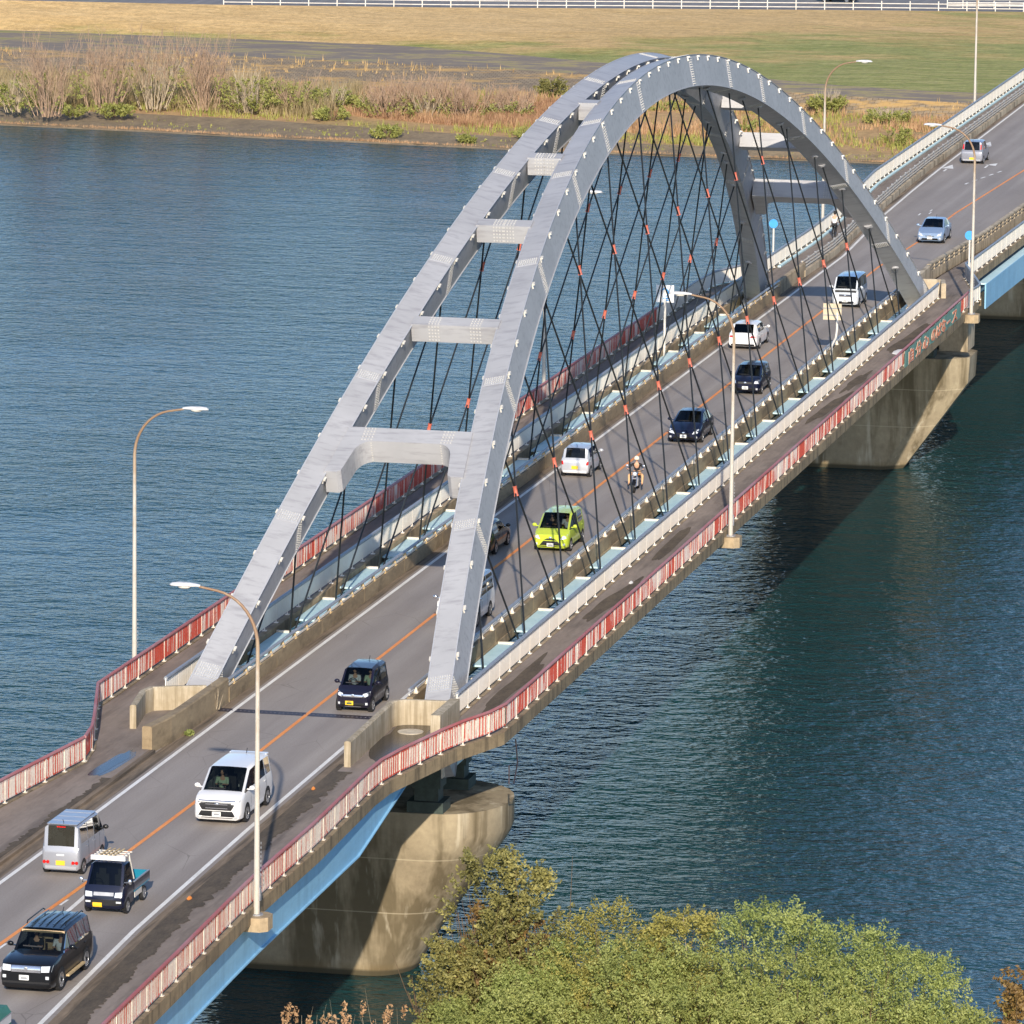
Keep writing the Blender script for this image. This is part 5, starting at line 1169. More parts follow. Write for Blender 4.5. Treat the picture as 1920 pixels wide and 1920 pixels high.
def head(parent, c, f, hair=True, helmet=None, tilt=0):
    """c centre of head, f = facing +1/-1 along x"""
    H_ = MB(); rings = []
    for i in range(13):
        th = math.pi*i/12; rr = max(math.sin(th), .05)*.092; zz = -math.cos(th)*.122; jaw = 1-.22*max(0, -math.cos(th)-.0)*.0
        jw = .80 if zz < -.05 else 1
        rings.append([Vector((c[0]+f*(rr*1.08*math.cos(q)+.008*(zz < -.03)), c[1]+rr*jw*.86*math.sin(q), c[2]+zz)) for q in [2*math.pi*k/14 for k in range(14)]])
    H_.loft(rings)
    H_.loft([[Vector((c[0]+f*.09, c[1]+y, c[2]+z)) for y, z in ((-.012, .02), (.012, .02), (.018, -.025), (-.018, -.025))], [Vector((c[0]+f*.118, c[1]+y, c[2]+z)) for y, z in ((-.004, .0), (.004, .0), (.01, -.022), (-.01, -.022))]])
    for s in (1, -1): H_.ball((c[0]-f*.005, c[1]+s*.082, c[2]-.005), .025, 6, .5, .35, 1)
    h = H_.build('head', 'skin', parent, smooth=60)
    e = MB()
    for s in (1, -1): e.ball((c[0]+f*.087, c[1]+s*.032, c[2]+.012), .012, 6)
    e.box(*sorted((c[0]+f*.088, c[0]+f*.100)), c[1]-.022, c[1]+.022, c[2]-.056, c[2]-.048); e.build('eyes_and_mouth', 'hair', h)
    if helmet:
        m = MB(); rings = []
        for i in range(9):
            th = math.pi*(.42+.58*i/8); rr = max(math.sin(th), .04)*.135; rings.append([Vector((c[0]-f*.01+rr*1.1*math.cos(q), c[1]+rr*math.sin(q), c[2]+.01-math.cos(th)*.14)) for q in [2*math.pi*k/16 for k in range(16)]])
        m.loft(rings); m.build('helmet', helmet, h, smooth=60)
    elif hair:
        m = MB(); rings = []
        for i in range(9):
            th = math.pi*(.40+.60*i/8); rr = max(math.sin(th), .04)*.104; rings.append([Vector((c[0]-f*.016+rr*1.05*math.cos(q), c[1]+rr*.95*math.sin(q), c[2]+.012-math.cos(th)*.126)) for q in [2*math.pi*k/14 for k in range(14)]])
        m.loft(rings); m.ball((c[0]-f*.032, c[1], c[2]-.03), .092, 10, .85, 1.0, 1.05); m.build('hair', 'hair', h, smooth=60)
    return h
def person_rig(label, loc, rz, J, shirt, legs, f=1, group=None, **hd):
    """J: dict of joints. One continuous body; shirt and trousers as children clothing"""
    T = thing('person', label, 'person', loc, rz, group)
    n = ['pel', 'wst', 'chs', 'nck', 'hdb', 'shL', 'elL', 'wrL', 'shR', 'elR', 'wrR', 'hpL', 'knL', 'anL', 'toL', 'hpR', 'knR', 'anR', 'toR']
    e = [('pel', 'wst'), ('wst', 'chs'), ('chs', 'nck'), ('nck', 'hdb'), ('chs', 'shL'), ('shL', 'elL'), ('elL', 'wrL'), ('chs', 'shR'), ('shR', 'elR'), ('elR', 'wrR'), ('pel', 'hpL'), ('hpL', 'knL'), ('knL', 'anL'), ('anL', 'toL'), ('pel', 'hpR'), ('hpR', 'knR'), ('knR', 'anR'), ('anR', 'toR')]
    rad = dict(pel=(.13, .11), wst=(.12, .10), chs=(.15, .11), nck=.055, hdb=.05, shL=.062, elL=.042, wrL=.03, shR=.062, elR=.042, wrR=.03, hpL=.085, knL=.058, anL=.04, toL=.035, hpR=.085, knR=.058, anR=.04, toR=.035)
    def mk(names, mat, nm, k):
        nn = [x for x in n if x in names]; ix = {x: i for i, x in enumerate(nn)}
        es = [(ix[a], ix[b]) for a, b in e if a in ix and b in ix]
        rd = [tuple(c_*k for c_ in rad[x]) if isinstance(rad[x], tuple) else rad[x]*k for x in nn]
        return skin_mesh(nm, [tuple(J[x]) for x in nn], es, rd, mat)
    body = link_mesh('body', mk(n, 'skin', 'body', .92), T)
    link_mesh('shirt', mk(['pel', 'wst', 'chs', 'shL', 'elL', 'shR', 'elR']+([] if hd.get('short') else ['wrL', 'wrR']), shirt, 'shirt', 1.12), T)
    link_mesh('trousers', mk(['pel', 'hpL', 'knL', 'anL', 'hpR', 'knR', 'anR'], legs, 'trousers', 1.14), T)
    for s, k in ((1, 'L'), (-1, 'R')):
        a, b = Vector(J['an'+k]), Vector(J['to'+k]); MB().loft([[a+Vector((-.06, y, z)) for y, z in ((-.045, -.05), (.045, -.05), (.04, .04), (-.04, .04))], [b+Vector((.04*f, y, z)) for y, z in ((-.04, -.04), (.04, -.04), (.03, .02), (-.03, .02))]]).build('shoe', 'cloth_black', T, smooth=60)
        hand(T, J['wr'+k], Vector(J['wr'+k])-Vector(J['el'+k]), s)
    hx = J['hdb']; head(T, (hx[0]+.02*f, hx[1], hx[2]+.10), f, hair=hd.get('hair', True), helmet=hd.get('helmet'))
    return T
def seated(z=.0):
    return dict(pel=(0, 0, .12+z), wst=(-.03, 0, .30+z), chs=(-.06, 0, .50+z), nck=(-.05, 0, .66+z), hdb=(-.03, 0, .72+z), shL=(-.05, .19, .57+z), elL=(.10, .23, .36+z), wrL=(.30, .15, .42+z), shR=(-.05, -.19, .57+z), elR=(.10, -.23, .36+z), wrR=(.30, -.15, .42+z),
        hpL=(.06, .1, .12+z), knL=(.45, .12, .20+z), anL=(.62, .12, -.12+z), toL=(.74, .12, -.16+z), hpR=(.06, -.1, .12+z), knR=(.45, -.12, .20+z), anR=(.62, -.12, -.12+z), toR=(.74, -.12, -.16+z))
PR = []
def occupant(car, sp, label, shirt, driver=True, z0=.66):
    dx = sp.get('dx', sp['rf']-.55); y = (-.36 if driver else .36)*sp['W']/1.6
    o = V[car]; a = o.rotation_euler.z; p = Vector((math.cos(a)*dx-math.sin(a)*y, math.sin(a)*dx+math.cos(a)*y, z0))+Vector(o.location)
    PRt = person_rig(label, tuple(p), a, seated(), shirt, 'cloth_black', 1, 'people inside the cars', short=True); return PRt
occupant('suv', SP_SUV, 'driver of the black four wheel drive, dark top, hands on the wheel', 'cloth_black', True, .68)
occupant('suv', SP_SUV, 'passenger in a white top beside the driver of the black four wheel drive', 'cloth_white', False, .68)
occupant('kwag', SP_KWAG, 'driver of the dark violet small car in a white shirt', 'cloth_white', True, .62)
occupant('kwag', SP_KWAG, 'passenger of the dark violet small car in a pale green top', 'cloth_green', False, .62)
occupant('vell', SP_VELL, 'driver of the large white minivan in a pale shirt', 'cloth_green', True, .72)
occupant('lime', SP_SMALLMPV, 'driver of the lime green car in a dark top', 'cloth_black', True, .64)
occupant('lime', SP_SMALLMPV, 'passenger of the lime green car in a white top', 'cloth_white', False, .64)
# motorcycle with rider (faces the camera)
def motorcycle(x, y):
    T = thing('motorcycle', 'black cruiser motorcycle with chrome forks and round headlight in the right lane', 'motorcycle', (x, y, 0), math.pi+R(4), 'vehicles on the bridge road')
    def wh(cx, r_, w_):
        k = 20; prof = [(r_*.72, -w_/2), (r_*.95, -w_/2), (r_, 0), (r_*.95, w_/2), (r_*.72, w_/2)]
        MB().loft([[Vector((cx+rr*math.cos(2*math.pi*i/k), yy, r_+rr*math.sin(2*math.pi*i/k))) for i in range(k)] for rr, yy in prof], cap=False).build('tyre', 'tyre', T, smooth=True)
        m = MB(); 
        for i in range(10): q = 2*math.pi*i/10; m.tube([(cx, 0, r_), (cx+r_*.75*math.cos(q), 0, r_+r_*.75*math.sin(q))], .012, 4)
        m.tube([(cx, -.07, r_), (cx, .07, r_)], .06, 8); m.build('spokes', 'chrome', T)
    wh(.80, .33, .11); wh(-.72, .31, .16)
    m = MB(); 
    for s in (1, -1): m.tube([(.80, s*.10, .33), (.45, s*.10, 1.0)], .028, 8)
    m.build('front_fork', 'chrome', T, smooth=True)
    m = MB(); m.tube([(.36, -.42, 1.12), (.46, -.28, 1.05), (.45, 0, 1.02), (.46, .28, 1.05), (.36, .42, 1.12)], .018, 6); m.build('handlebar', 'black', T, smooth=True)
    MB().ball((.58, 0, .92), .11, 12, .8, 1, 1).build('headlight', 'lens', T, smooth=60)
    for s in (1, -1): MB().ball((.55, s*.2, .90), .04, 8).build('turn_signal', 'amber', T); m = MB(); m.tube([(.42, s*.34, 1.08), (.40, s*.40, 1.28)], .010, 5); m.ball((.40, s*.42, 1.31), .07, 8, .3, 1.1, .7); m.build('mirror', 'chrome', T)
    MB().ball((.10, 0, .86), .2, 12, 1.5, .75, .75).build('fuel_tank', 'p_black', T, smooth=60)
    MB().ball((-.35, 0, .72), .17, 10, 1.5, .9, .5).build('saddle', 'cloth_black', T, smooth=60)
    m = MB(); m.box(-.25, .28, -.13, .13, .28, .66); m.ball((.05, 0, .55), .2, 8, 1, .9, 1); m.build('engine', 'galv', T)
    for s in (1,): MB().tube([(.2, -.16, .35), (-.3, -.2, .28), (-.95, -.2, .3)], .05, 8).build('exhaust', 'chrome', T, smooth=True)
    m = MB(); k = 10; m.loft([[Vector((.80+.37*math.cos(R(a)), yy, .33+.37*math.sin(R(a)))) for a in (20, 50, 80, 110, 140)] for yy in (-.07, .07)], cap=False, closed=False); m.build('front_mudguard', 'p_black', T)
    m = MB(); m.loft([[Vector((-.72+.36*math.cos(R(a)), yy, .33+.36*math.sin(R(a)))) for a in (40, 70, 100, 130, 160)] for yy in (-.1, .1)], cap=False, closed=False); m.build('rear_mudguard', 'p_black', T)
    J = dict(pel=(-.32, 0, .86), wst=(-.28, 0, 1.04), chs=(-.2, 0, 1.26), nck=(-.16, 0, 1.42), hdb=(-.14, 0, 1.48), shL=(-.18, .2, 1.32), elL=(.08, .36, 1.14), wrL=(.30, .38, 1.14), shR=(-.18, -.2, 1.32), elR=(.08, -.36, 1.14), wrR=(.30, -.38, 1.14),
             hpL=(-.26, .12, .84), knL=(.16, .34, .80), anL=(.25, .33, .38), toL=(.40, .34, .32), hpR=(-.26, -.12, .84), knR=(.16, -.34, .80), anR=(.25, -.33, .38), toR=(.40, -.34, .32))
    person_rig('motorcycle rider in black jacket, khaki trousers and cream helmet', (x, y, 0), math.pi+R(4), J, 'cloth_black', 'cloth_khaki', 1, None, helmet='helmet')
motorcycle(-9.3, -2.0)
def bicycle(x, y, z):
    rz = R(2)
    T = thing('bicycle', 'black city bicycle on the far left walkway', 'bicycle', (x, y, z), rz)
    for cx in (.53, -.53):
        MB().tube([(cx+.33*math.cos(R(i*15)), 0, .33+.33*math.sin(R(i*15))) for i in range(25)], .018, 5).build('tyre', 'tyre', T, smooth=True)
        m = MB(); 
        for i in range(12): q = R(i*30); m.tube([(cx, 0, .33), (cx+.32*math.cos(q), 0, .33+.32*math.sin(q))], .005, 3)
        m.build('spokes', 'galv', T)
    m = MB()
    for a, b in (((-.53, 0, .33), (-.1, 0, .3)), ((-.1, 0, .3), (-.2, 0, .8)), ((-.53, 0, .33), (-.18, 0, .72)), ((-.1, 0, .3), (.4, 0, .72)), ((.53, 0, .33), (.38, 0, .95)), ((-.18, 0, .62), (.4, 0, .78))): m.tube([a, b], .018, 6)
    m.build('frame', 'black', T, smooth=True)
    MB().tube([(.22, -.26, 1.0), (.38, -.2, 1.0), (.38, .2, 1.0), (.22, .26, 1.0)], .014, 6).build('handlebar', 'galv', T)
    MB().ball((-.22, 0, .84), .1, 8, 1.3, .8, .4).build('saddle', 'cloth_black', T, smooth=60); MB().box(-.1-.15, -.1+.15, .1, .12, .2, .22).box(-.25, .05, -.12, -.1, .38, .4).build('pedals', 'black', T)
    m = MB(); m.box(.42, .68, -.15, .15, .72, .95); m.build('basket', 'galv', T)
    J = dict(pel=(-.2, 0, .95), wst=(-.15, 0, 1.12), chs=(-.06, 0, 1.34), nck=(.0, 0, 1.50), hdb=(.03, 0, 1.56), shL=(-.03, .18, 1.40), elL=(.1, .24, 1.18), wrL=(.24, .24, 1.04), shR=(-.03, -.18, 1.40), elR=(.1, -.24, 1.18), wrR=(.24, -.24, 1.04),
             hpL=(-.16, .1, .92), knL=(.14, .12, .64), anL=(-.08, .12, .30), toL=(.04, .12, .26), hpR=(-.16, -.1, .92), knR=(.2, -.12, .78), anR=(-.06, -.12, .46), toR=(.07, -.12, .43))
    person_rig('cyclist with black hair, white shirt and dark trousers riding away', (x, y, z), rz, J, 'cloth_white', 'cloth_black', 1)
bicycle(95.6, 5.15, WALKZ+.03)

# ------------------------------------------------------------------ vegetation
def leaf_mat(name, c1, c2, c3, trans=.25):
    t = NT(name); v = t.coord((1, 1, 1)); a = t.noise(v, .55, 3, .6); b = t.noise(v, 6, 2, .7)
    c = t.ramp(a, [(.32, c1), (.52, c2), (.70, c3)]); c = t.mix(.4, c, t.ramp(b, [(.3, c1), (.7, c3)]))
    t.base(c); t.set(Roughness=.65)
    tr = t.n('ShaderNodeBsdfTranslucent'); t.l(c, tr.inputs[0]); mx = t.n('ShaderNodeMixShader'); mx.inputs[0].default_value = trans
    t.l(t.b.outputs[0], mx.inputs[1]); t.l(tr.outputs[0], mx.inputs[2]); t.l(mx.outputs[0], t.t.nodes['Material Output'].inputs[0]); return t.m
MT['willow'] = leaf_mat('young_willow_leaves', L(104, 118, 58), L(154, 164, 86), L(200, 200, 126), .35)
MT['willow_fresh'] = leaf_mat('fresh_green_leaves', L(110, 127, 64), L(156, 168, 90), L(196, 200, 124), .35)
MT['ever'] = leaf_mat('olive_evergreen_leaves', L(72, 74, 38), L(120, 118, 62), L(188, 178, 106), .2)
MT['rust'] = leaf_mat('reddish_brown_leaves', L(98, 74, 44), L(134, 102, 58), L(160, 138, 70), .2)
MT['yellowish'] = leaf_mat('yellow_olive_leaves', L(118, 114, 52), L(162, 156, 76), L(198, 186, 106), .3)
MT['bushgreen'] = leaf_mat('bush_green_leaves', L(124, 132, 66), L(156, 160, 82), L(184, 176, 106), .3)
MT['drygrass'] = leaf_mat('dry_reed_blades', L(156, 122, 88), L(186, 148, 110), L(208, 172, 130), .2)
MT['bark'] = simple('grey_brown_bark', L(112, 92, 70), .9, 0, .3, 5)
MT['twig'] = simple('pale_bare_twigs', L(184, 168, 142), .9, 0, .25, 1)
MT['twig_red'] = simple('reddish_bare_twigs', L(172, 146, 122), .9, 0, .25, 1)
def stems_mb(rnd, H, n, spread, r0=.05, fork=3, base_r=.3, lean=.35):
    mb = MB(); tips = []
    for i in range(n):
        a = rnd.uniform(0, 2*math.pi); b = rnd.uniform(0, base_r); p = Vector((b*math.cos(a), b*math.sin(a), 0))
        out = rnd.uniform(.1, 1)*spread; dirv = Vector((math.cos(a)*out, math.sin(a)*out, 1)).normalized(); h = H*rnd.uniform(.65, 1); k = 5; pts = [p.copy()]
        for j in range(k):
            dirv = (dirv+Vector((rnd.uniform(-.12, .12), rnd.uniform(-.12, .12), .06))).normalized(); p = p+dirv*h/k; pts.append(p.copy())
        mb.tube(pts, [r0*(1-.8*j/k) for j in range(k+1)], 4, False); tips.append(pts)
        for f in range(fork):
            s = pts[rnd.randint(1, k-1)]; d2 = (dirv+Vector((rnd.uniform(-lean, lean), rnd.uniform(-lean, lean), rnd.uniform(-.1, .2)))).normalized(); l2 = h*rnd.uniform(.25, .55)
            q = [s, s+d2*l2*.5+Vector((0, 0, .05)), s+d2*l2+Vector((0, 0, .15*l2))]; mb.tube(q, [r0*.45, r0*.3, r0*.12], 3, False); tips.append(q)
    return mb, tips
def leaves_mb(rnd, clumps, n, size, flat=0):
    """n small leaf quads scattered in the clumps: (centre, radius, weight)"""
    mb = MB(); tot = sum(c[2] for c in clumps); vs, fs = [], []
    for c, r_, w_ in clumps:
        for _ in range(int(n*w_/tot)):
            while True:
                v = Vector((rnd.uniform(-1, 1), rnd.uniform(-1, 1), rnd.uniform(-1, 1)))
                if v.length < 1: break
            v = v*(v.length**-.35 if v.length > .05 else 1)
            p = c+Vector((v.x*r_[0], v.y*r_[1], v.z*r_[2])); s = size*rnd.uniform(.6, 1.4)
            a = Vector((rnd.gauss(0, 1), rnd.gauss(0, 1), rnd.gauss(0, 1))).normalized(); b = a.orthogonal().normalized(); q = rnd.uniform(0, 6.28); b = b*math.cos(q)+a.cross(b)*math.sin(q)
            t = a.cross(b); o = len(vs); vs += [p+b*s, p+t*s*.45, p-b*s, p-t*s*.45]; fs.append((o, o+1, o+2, o+3))
    mb.v = [tuple(v) for v in vs]; mb.f = fs; return mb
def sprays_mb(rnd, H, rad, z0, nspray, per, size, ln=.7, seed=0):
    """leaves strung along many short outward twigs inside an uneven crown"""
    vs, fs = [], []
    for _ in range(nspray):
        a = rnd.uniform(0, 2*math.pi); u = rnd.uniform(0, 1); prof = math.sin(math.pi*(.12+.80*u))**.7
        lob = 1+.45*noise.noise(Vector((math.cos(a)*1.3, math.sin(a)*1.3, u*2.6+seed)))
        k = rnd.uniform(.25, 1)**.5; r_ = rad*prof*k*lob
        p = Vector((r_*math.cos(a), r_*math.sin(a), z0+(H-z0-ln*.6)*u*(.94+.12*lob)))
        if noise.noise(p*.8+Vector((seed, 0, 0))) < -.12: continue
        dv = Vector((math.cos(a)*(.3+.7*k), math.sin(a)*(.3+.7*k), rnd.uniform(.2, 1.1))).normalized(); l_ = ln*rnd.uniform(.5, 1.2)
        for j in range(per):
            f = rnd.uniform(0, 1); q = p+dv*l_*f+Vector((rnd.gauss(0, .07), rnd.gauss(0, .07), rnd.gauss(0, .07)))*(1.3-f*.7); s_ = size*rnd.uniform(.6, 1.4)
            n_ = Vector((rnd.gauss(0, 1), rnd.gauss(0, 1), rnd.gauss(0, 1)+.3)).normalized(); b = n_.orthogonal().normalized(); w_ = rnd.uniform(0, 6.28); b = b*math.cos(w_)+n_.cross(b)*math.sin(w_); t = n_.cross(b)
            o = len(vs); vs += [q+b*s_, q+t*s_*.5, q-b*s_, q-t*s_*.5]; fs.append((o, o+1, o+2, o+3))
    mb = MB(); mb.v = [tuple(v) for v in vs]; mb.f = fs; return mb
def clump_set(rnd, H, rad, z0, n, cr):
    out = []
    for i in range(n):
        a = rnd.uniform(0, 2*math.pi); k = rnd.uniform(0, 1)**.55; zf_ = rnd.uniform(0, 1)
        prof = math.sin(math.pi*(.18+.75*zf_))**.6
        c = Vector((rad*k*prof*math.cos(a), rad*k*prof*math.sin(a), z0+(H-z0)*zf_-cr*.4)); r_ = cr*rnd.uniform(.55, 1.15)
        out.append((c, (r_, r_, r_*.75), r_**2.2))
    return out
def near_shrub(label, x, y, zt, rad, leafm, seed, n=26000, size=.075, cr=.55, ncl=46, z0=None, name='leafy_shrub', cat='shrub', extra=None):
    rnd = random.Random(seed); base = -10.4; H = zt-base
    T = thing(name, label, cat, (x, y, base), 0, 'shrubs on the near river bank')
    mb, tips = stems_mb(rnd, H*.80, 16, rad/H*1.05, .055, 4, .5); mb.build('stems', 'bark', T)
    z0 = H*.35 if z0 is None else z0
    sprays_mb(rnd, H, rad*1.12, z0, n//24, 27, size, cr*1.5, seed).build('foliage', leafm, T, fixn=False)
    if extra: sprays_mb(rnd, H*.8, rad*.9, z0, n//90, 27, size, cr, seed+3).build('foliage', extra, T, fixn=False)
    return T
near_shrub('tall olive brown evergreen tree in front of the near pier', -89.0, -12.2, -.45, 1.35, 'ever', 1, 17000, .075, .5, 44, 3.6, 'evergreen_tree', 'tree', 'rust')
near_shrub('slightly shorter evergreen crown just right of the tallest evergreen', -88.6, -13.45, -.95, 1.25, 'ever', 5, 13000, .075, .5, 44, 3.4, 'evergreen_tree', 'tree', 'rust')
near_shrub('wide reddish olive bush below the two evergreen crowns', -89.6, -12.9, -3.1, 1.6, 'ever', 6, 15000, .075, .5, 44, 2.6, 'evergreen_tree', 'tree', 'rust')
near_shrub('lower olive bush at the foot of the near pier, left of the tall evergreen', -89.8, -11.0, -3.7, 1.05, 'ever', 2, 12000, .07, .5, 30, 2.5)
SH = [(-92.5, -12.4, -5.4, 1.8, 'willow'), (-91, -14.2, -4.3, 1.7, 'willow_fresh'), (-90.5, -15.8, -3.4, 1.4, 'willow_fresh'), (-91, -17.2, -1.95, 1.5, 'yellowish'), (-92, -18.6, -3.0, 2.1, 'willow'), (-90, -19.7, -2.35, 1.5, 'yellowish'), (-92, -21.4, -2.9, 2.2, 'willow'),
      (-90, -22.9, -1.9, 1.8, 'willow_fresh'), (-92, -24.5, -3.0, 2.2, 'willow'), (-90.5, -26.0, -2.3, 1.8, 'willow_fresh'), (-91, -28.0, -3.0, 1.9, 'willow_fresh'), (-92, -29.6, -4.6, 1.7, 'willow'), (-93.5, -15.6, -4.4, 2.2, 'willow'), (-94, -20.4, -4.0, 2.3, 'willow'), (-94, -25.0, -4.2, 2.3, 'willow')]
SL_ = ['low willow bush at the left end of the near shrubs, below the evergreen', 'pale thin willow bush just right of the evergreen tree', 'fresh green airy bush second right of the evergreen', 'pointed yellow olive tree, leftmost peak of the shrub line', 'rounded willow bush between the two yellow olive peaks', 'small yellow olive peak in the middle of the shrub line', 'broad yellow green willow right of the bare twig',
       'tallest fresh green willow in the middle of the shrub line', 'broad willow bush right of the tallest one', 'airy fresh green bush with loose top sprays', 'rightmost tall fresh green bush beside open water', 'low willow bush sloping down to the water at the right', 'front willow bush near the bottom edge, left part', 'front willow bush near the bottom edge, centre', 'front willow bush near the bottom edge, right part']
for i, (x, y, zt, rad, m) in enumerate(SH): near_shrub(SL_[i], x, y, zt+.15, rad*1.1, m, 10+i, 27000, .052, .48, 52, 3.0)
near_shrub('orange brown small tree at the bottom right corner', -91, -32.6, -3.1, 1.0, 'rust', 40, 9000, .08, .4, 20, 3.0, 'russet_tree', 'tree', 'yellowish')
def bare(label, x, y, zt, seed, n=5, mat='twig', base=-10.4, spread=.35, r0=.035, fork=4, name='bare_sapling'):
    rnd = random.Random(seed); T = thing(name, label, 'plant', (x, y, base), 0, None); mb, _ = stems_mb(rnd, zt-base, n, spread, r0, fork, .25); mb.build('stems', mat, T); return T
bare('bare leafless twig poking above the near shrubs', -90.2, -20.2, -1.55, 60, 1, 'twig', spread=.05, r0=.04, fork=3)
for i, (x, y, zt) in enumerate(((-90, -5.3, -6.4), (-90.5, -6.8, -6.2), (-91, -8.6, -5.8))):
    T = bare(('clump of dry reeds at the bottom edge under the blue girder', 'dry reed clump between the girder and the near shrubs', 'dry reed stalks beside the low olive bush')[i], x, y, zt, 70+i, 9, 'reed' if 'reed' in MT else 'twig', name='reed_clump', spread=.22, r0=.018, fork=1)
    leaves_mb(random.Random(i), [(Vector((random.Random(i*9+q).uniform(-.9, .9), random.Random(i*5+q).uniform(-.9, .9), (zt+10.4)*(.80+.02*q))), (.12, .12, .35), 1) for q in range(7)], 260, .07).build('foliage', 'drygrass', T, fixn=False)  # this part is the dry plumes at the reed tips
T = bare('tall dry reeds at the water edge right of the shrubs', -90, -31.0, -3.6, 80, 8, 'twig', name='reed_clump', spread=.15, r0=.016, fork=1)
# far bank vegetation (x, y, height, radius, kind, seed, label)
def far_shrub(label, x, y, zb, H, rad, kind, seed):
    rnd = random.Random(seed); H *= (.86 if kind == 'bare' else .8) if y > 80 else .74; T = thing({'bare': 'bare_willow', 'mix': 'budding_willow', 'green': 'green_bush', 'pine': 'dark_bush'}[kind], label, 'shrub' if kind != 'bare' else 'tree', (x, y, zb), 0, 'shrubs on the far river bank')
    if kind in ('bare', 'mix'):
        mb, tips = stems_mb(rnd, H, 34 if kind == 'bare' else 24, rad/H*1.1, .042, 7, rad*.55, .45); mb.build('stems', 'twig' if seed % 2 else 'twig_red', T)
        if kind == 'mix': sprays_mb(rnd, H*.8, rad*1.1, .2, 130, 22, .13, 1.1, seed).build('foliage', 'bushgreen', T, fixn=False)
        else:
            # fine haze of twiglets at the top
            tw = MB()
            for q in tips:
                for _ in range(3):
                    s = q[-1]; dv = Vector((rnd.uniform(-.4, .4), rnd.uniform(-.4, .4), 1)).normalized(); tw.tube([s-dv*.1, s+dv*rnd.uniform(.5, 1.1)], [.018, .008], 3, False)
            tw.build('twigs', 'twig_red', T)
            sprays_mb(rnd, H*.75, rad*1.15, .1, 70, 20, .10, 1.2, seed).build('foliage', 'bushgreen', T, fixn=False)
    else:
        mb, tips = stems_mb(rnd, H*.8, 8, rad/H, .05, 3, .3); mb.build('stems', 'bark', T)
        sprays_mb(rnd, H, rad*1.1, .05, 110, 24, .11, .6, seed).build('foliage', 'bushgreen' if kind == 'green' else 'ever', T, fixn=False)
    return T
FS = [(249, 105.5, -10.0, 7.0, 3.2, 'bare', 'tall bare willow at the left edge of the far bank'), (252, 109.5, -10.0, 4.6, 2.6, 'mix', 'budding bush at the far left end of the bank'), (254, 101.5, -10, 6.8, 3.2, 'bare', 'second tall bare willow from the left on the far bank'), (258, 97.6, -9.9, 7.0, 3.2, 'bare', 'broad bare willow clump, third from the left'), (258.5, 92.6, -9.9, 6.6, 3.0, 'bare', 'bare willow clump left of the green budding bushes'),
      (252, 100, -10.1, 1.6, 1.5, 'green', 'small green bush under the bare willows by the water'), (251, 104, -10.1, 1.5, 1.3, 'green', 'small green bush at the left water edge'), (258, 88.2, -9.9, 5.6, 2.8, 'mix', 'budding willow with green undergrowth, middle left'), (260, 84.6, -9.8, 4.4, 2.8, 'mix', 'wide green budding bush on the far bank'), (261, 81, -9.8, 3.4, 2.4, 'mix', 'low green budding bush right of the wide one'),
      (254.5, 79.2, -10, 1.7, 1.5, 'green', 'lone green bush above the revetment stones'), (262, 76.5, -9.8, 2.6, 2.2, 'mix', 'thin scrubby bush between green bush and bare thicket'), (258, 74.5, -9.9, 3.8, 2.6, 'bare', 'low bare thicket, left part'), (259, 71, -9.9, 4.4, 2.8, 'bare', 'low bare thicket, tallest middle part'), (259, 67.2, -9.9, 3.8, 2.6, 'bare', 'low bare thicket, right part'), (262, 63.5, -9.9, 2.8, 2.2, 'bare', 'sparse bare scrub left of the arch crown'),
      (245.6, 71.6, -10.5, 1.5, 1.4, 'green', 'small green bush at the water edge in front of the thicket'), (244, 63.4, -10.6, 1.1, 1.2, 'green', 'tiny green bush on the waterline left of the arch'), (247, 58, -10.3, 1.3, 1.4, 'mix', 'scrubby bush behind the left arch rib at the water'), (275, 62.2, -9.2, 2.4, 1.3, 'pine', 'dark round evergreen bush left of the arch crown'), (268, 50, -9.6, 1.5, 2.2, 'green', 'low green bush seen under the arch crown'),
      (262, 27.2, -9.4, 2.2, 2.0, 'mix', 'scrubby green bush left of the far bridge railing'), (249, 24.4, -10.0, 2.2, 2.0, 'green', 'green bush at the water edge beside the far bridge railing'), (268, 33.8, -9.3, 3.4, 1.3, 'mix', 'slim bush beside the far left lamp post'), (256, 40, -9.9, 1.4, 1.8, 'mix', 'low scrub behind the far arch rib')]
for i, (x, y, zb, H, rad, k, lb) in enumerate(FS): far_shrub(lb, x, y, zb, H, rad, k, 200+i)
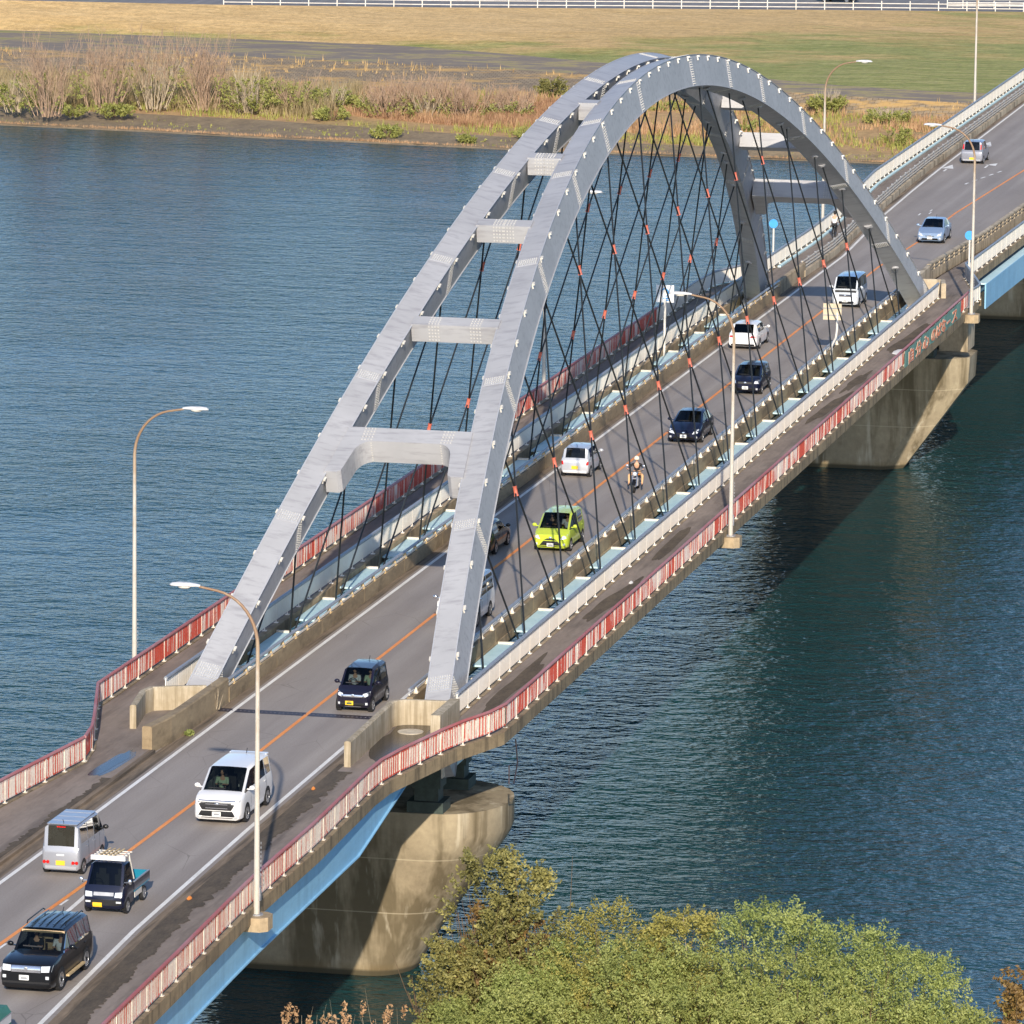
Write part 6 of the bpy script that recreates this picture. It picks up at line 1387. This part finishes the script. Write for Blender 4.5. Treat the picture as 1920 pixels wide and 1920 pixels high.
# dry grass and reeds scattered on the far bank: uncountable ground cover
def grass_cover(name, rows, n, hmin, hmax, mat, seed, yr=(15, 135), dens=None, wid=.05, fr=(0, 1)):
    rnd = random.Random(seed); vs, fs = [], []; i0, i1 = rows
    for _ in range(n):
        y = rnd.uniform(*yr); f = rnd.uniform(*fr); x0, x1 = interp(ROWS[i0][0], y), interp(ROWS[i1][0], y); x = x0+(x1-x0)*f; z = ROWS[i0][1]+(ROWS[i1][1]-ROWS[i0][1])*f-.1
        if dens and noise.noise(Vector((x*.12, y*.09, seed)))+rnd.uniform(-.3, .3) < dens: continue
        h = rnd.uniform(hmin, hmax)*(1+.5*noise.noise(Vector((x*.2, y*.2, 9))))
        for b in range(3):
            a = rnd.uniform(0, 6.28); w_ = wid*rnd.uniform(.6, 1.5); lx, ly = rnd.uniform(-.3, .3)*h, rnd.uniform(-.3, .3)*h; px, py = x+rnd.uniform(-.15, .15), y+rnd.uniform(-.15, .15); o = len(vs)
            vs += [(px-w_*math.cos(a), py-w_*math.sin(a), z), (px+w_*math.cos(a), py+w_*math.sin(a), z), (px+lx, py+ly, z+h)]; fs.append((o, o+1, o+2))
    m = MB(); m.v = vs; m.f = fs; o = m.build(name, mat, None, fixn=False); return tag(o, kind='stuff')
MT['paledry'] = leaf_mat('straw_grass_blades', L(160, 132, 86), L(192, 160, 108), L(214, 184, 130), .2)
MT['greengrass'] = leaf_mat('green_grass_blades', L(122, 132, 56), L(152, 154, 76), L(186, 170, 96), .2)
grass_cover('dry_reeds', (1, 2), 18000, .4, 1.1, 'drygrass', 1, dens=-.02, fr=(.22, 1))
grass_cover('green_undergrowth', (1, 2), 15000, .3, .9, 'greengrass', 2, dens=.05)
grass_cover('waterside_grass', (0, 1), 5000, .15, .45, 'drygrass', 3, dens=-.1, fr=(0, .1))
grass_cover('stone_weeds', (0, 1), 1500, .15, .4, 'greengrass', 6, dens=.1, fr=(.1, 1))
MT['brownscrub'] = leaf_mat('brown_scrub_blades', L(132, 100, 74), L(166, 126, 94), L(190, 152, 116), .2)
MT['thicket'] = leaf_mat('thicket_brush', L(132, 118, 82), L(160, 142, 104), L(184, 166, 124), .2)
grass_cover('scrub_thicket', (1, 2), 11000, .7, 2.1, 'thicket', 11, yr=(80, 128), fr=(.12, .85), wid=.045)
grass_cover('brown_scrub', (1, 2), 7000, .25, .85, 'brownscrub', 12, yr=(58, 80), fr=(.2, .9), wid=.045)
grass_cover('revetment_weeds', (2, 3), 2000, .2, .8, 'paledry', 4, dens=.12)
# small things: weeds and litter on the deck
T = thing('weed', 'small green weed growing in the gutter beside the thick brown wall', 'plant', (-73.3, 3.55, 0)); rnd = random.Random(5)
leaves_mb(rnd, [(Vector((0, 0, .12)), (.25, .2, .12), 1)], 160, .06).build('foliage', 'willow', T, fixn=False)
T = thing('weed', 'dry weed on the left barrier wall end by the expansion joint', 'plant', (-68.4, 3.75, .1)); mb, _ = stems_mb(random.Random(8), .9, 9, .5, .015, 3, .1); mb.build('stems', 'twig', T)
for i, (x, y, sx, lb) in enumerate(((-101.2, -4.1, .22, 'flat orange scrap lying in the gutter near the small truck'), (-82.4, -3.85, .18, 'orange scrap on the kerb near the right concrete wall'), (42.5, -7.4, 1.2, 'crumpled white sheet lying on the right walkway near the banner'), (-35.6, -6.95, .25, 'small white litter on the right walkway below mid span'))):
    m = MB(); n = 9
    m.loft([[Vector((x+sx*k*math.cos(2*math.pi*j/n)*(1+.3*math.sin(j*3)), y+sx*.38*k*math.sin(2*math.pi*j/n), (WALKZ+.03 if i > 1 else .14)+h)) for j in range(n)] for k, h in ((1, 0), (.9, .04), (.4, .09))])
    tag(m.build('litter', 'orange' if i < 2 else 'cloth_white', None), lb, 'litter')
# drain hose under the right edge
m = MB(); m.tube([(-68.6, -8.75, -.4), (-68.4, -8.8, -1.4), (-69.3, -8.85, -2.1), (-70.2, -8.85, -1.9), (-70.0, -8.8, -1.2)], .03, 6)
tag(m.build('drain_hose', 'steel_dark', None, smooth=True), 'curled grey drain hose hanging below the right railing kink', 'hose')
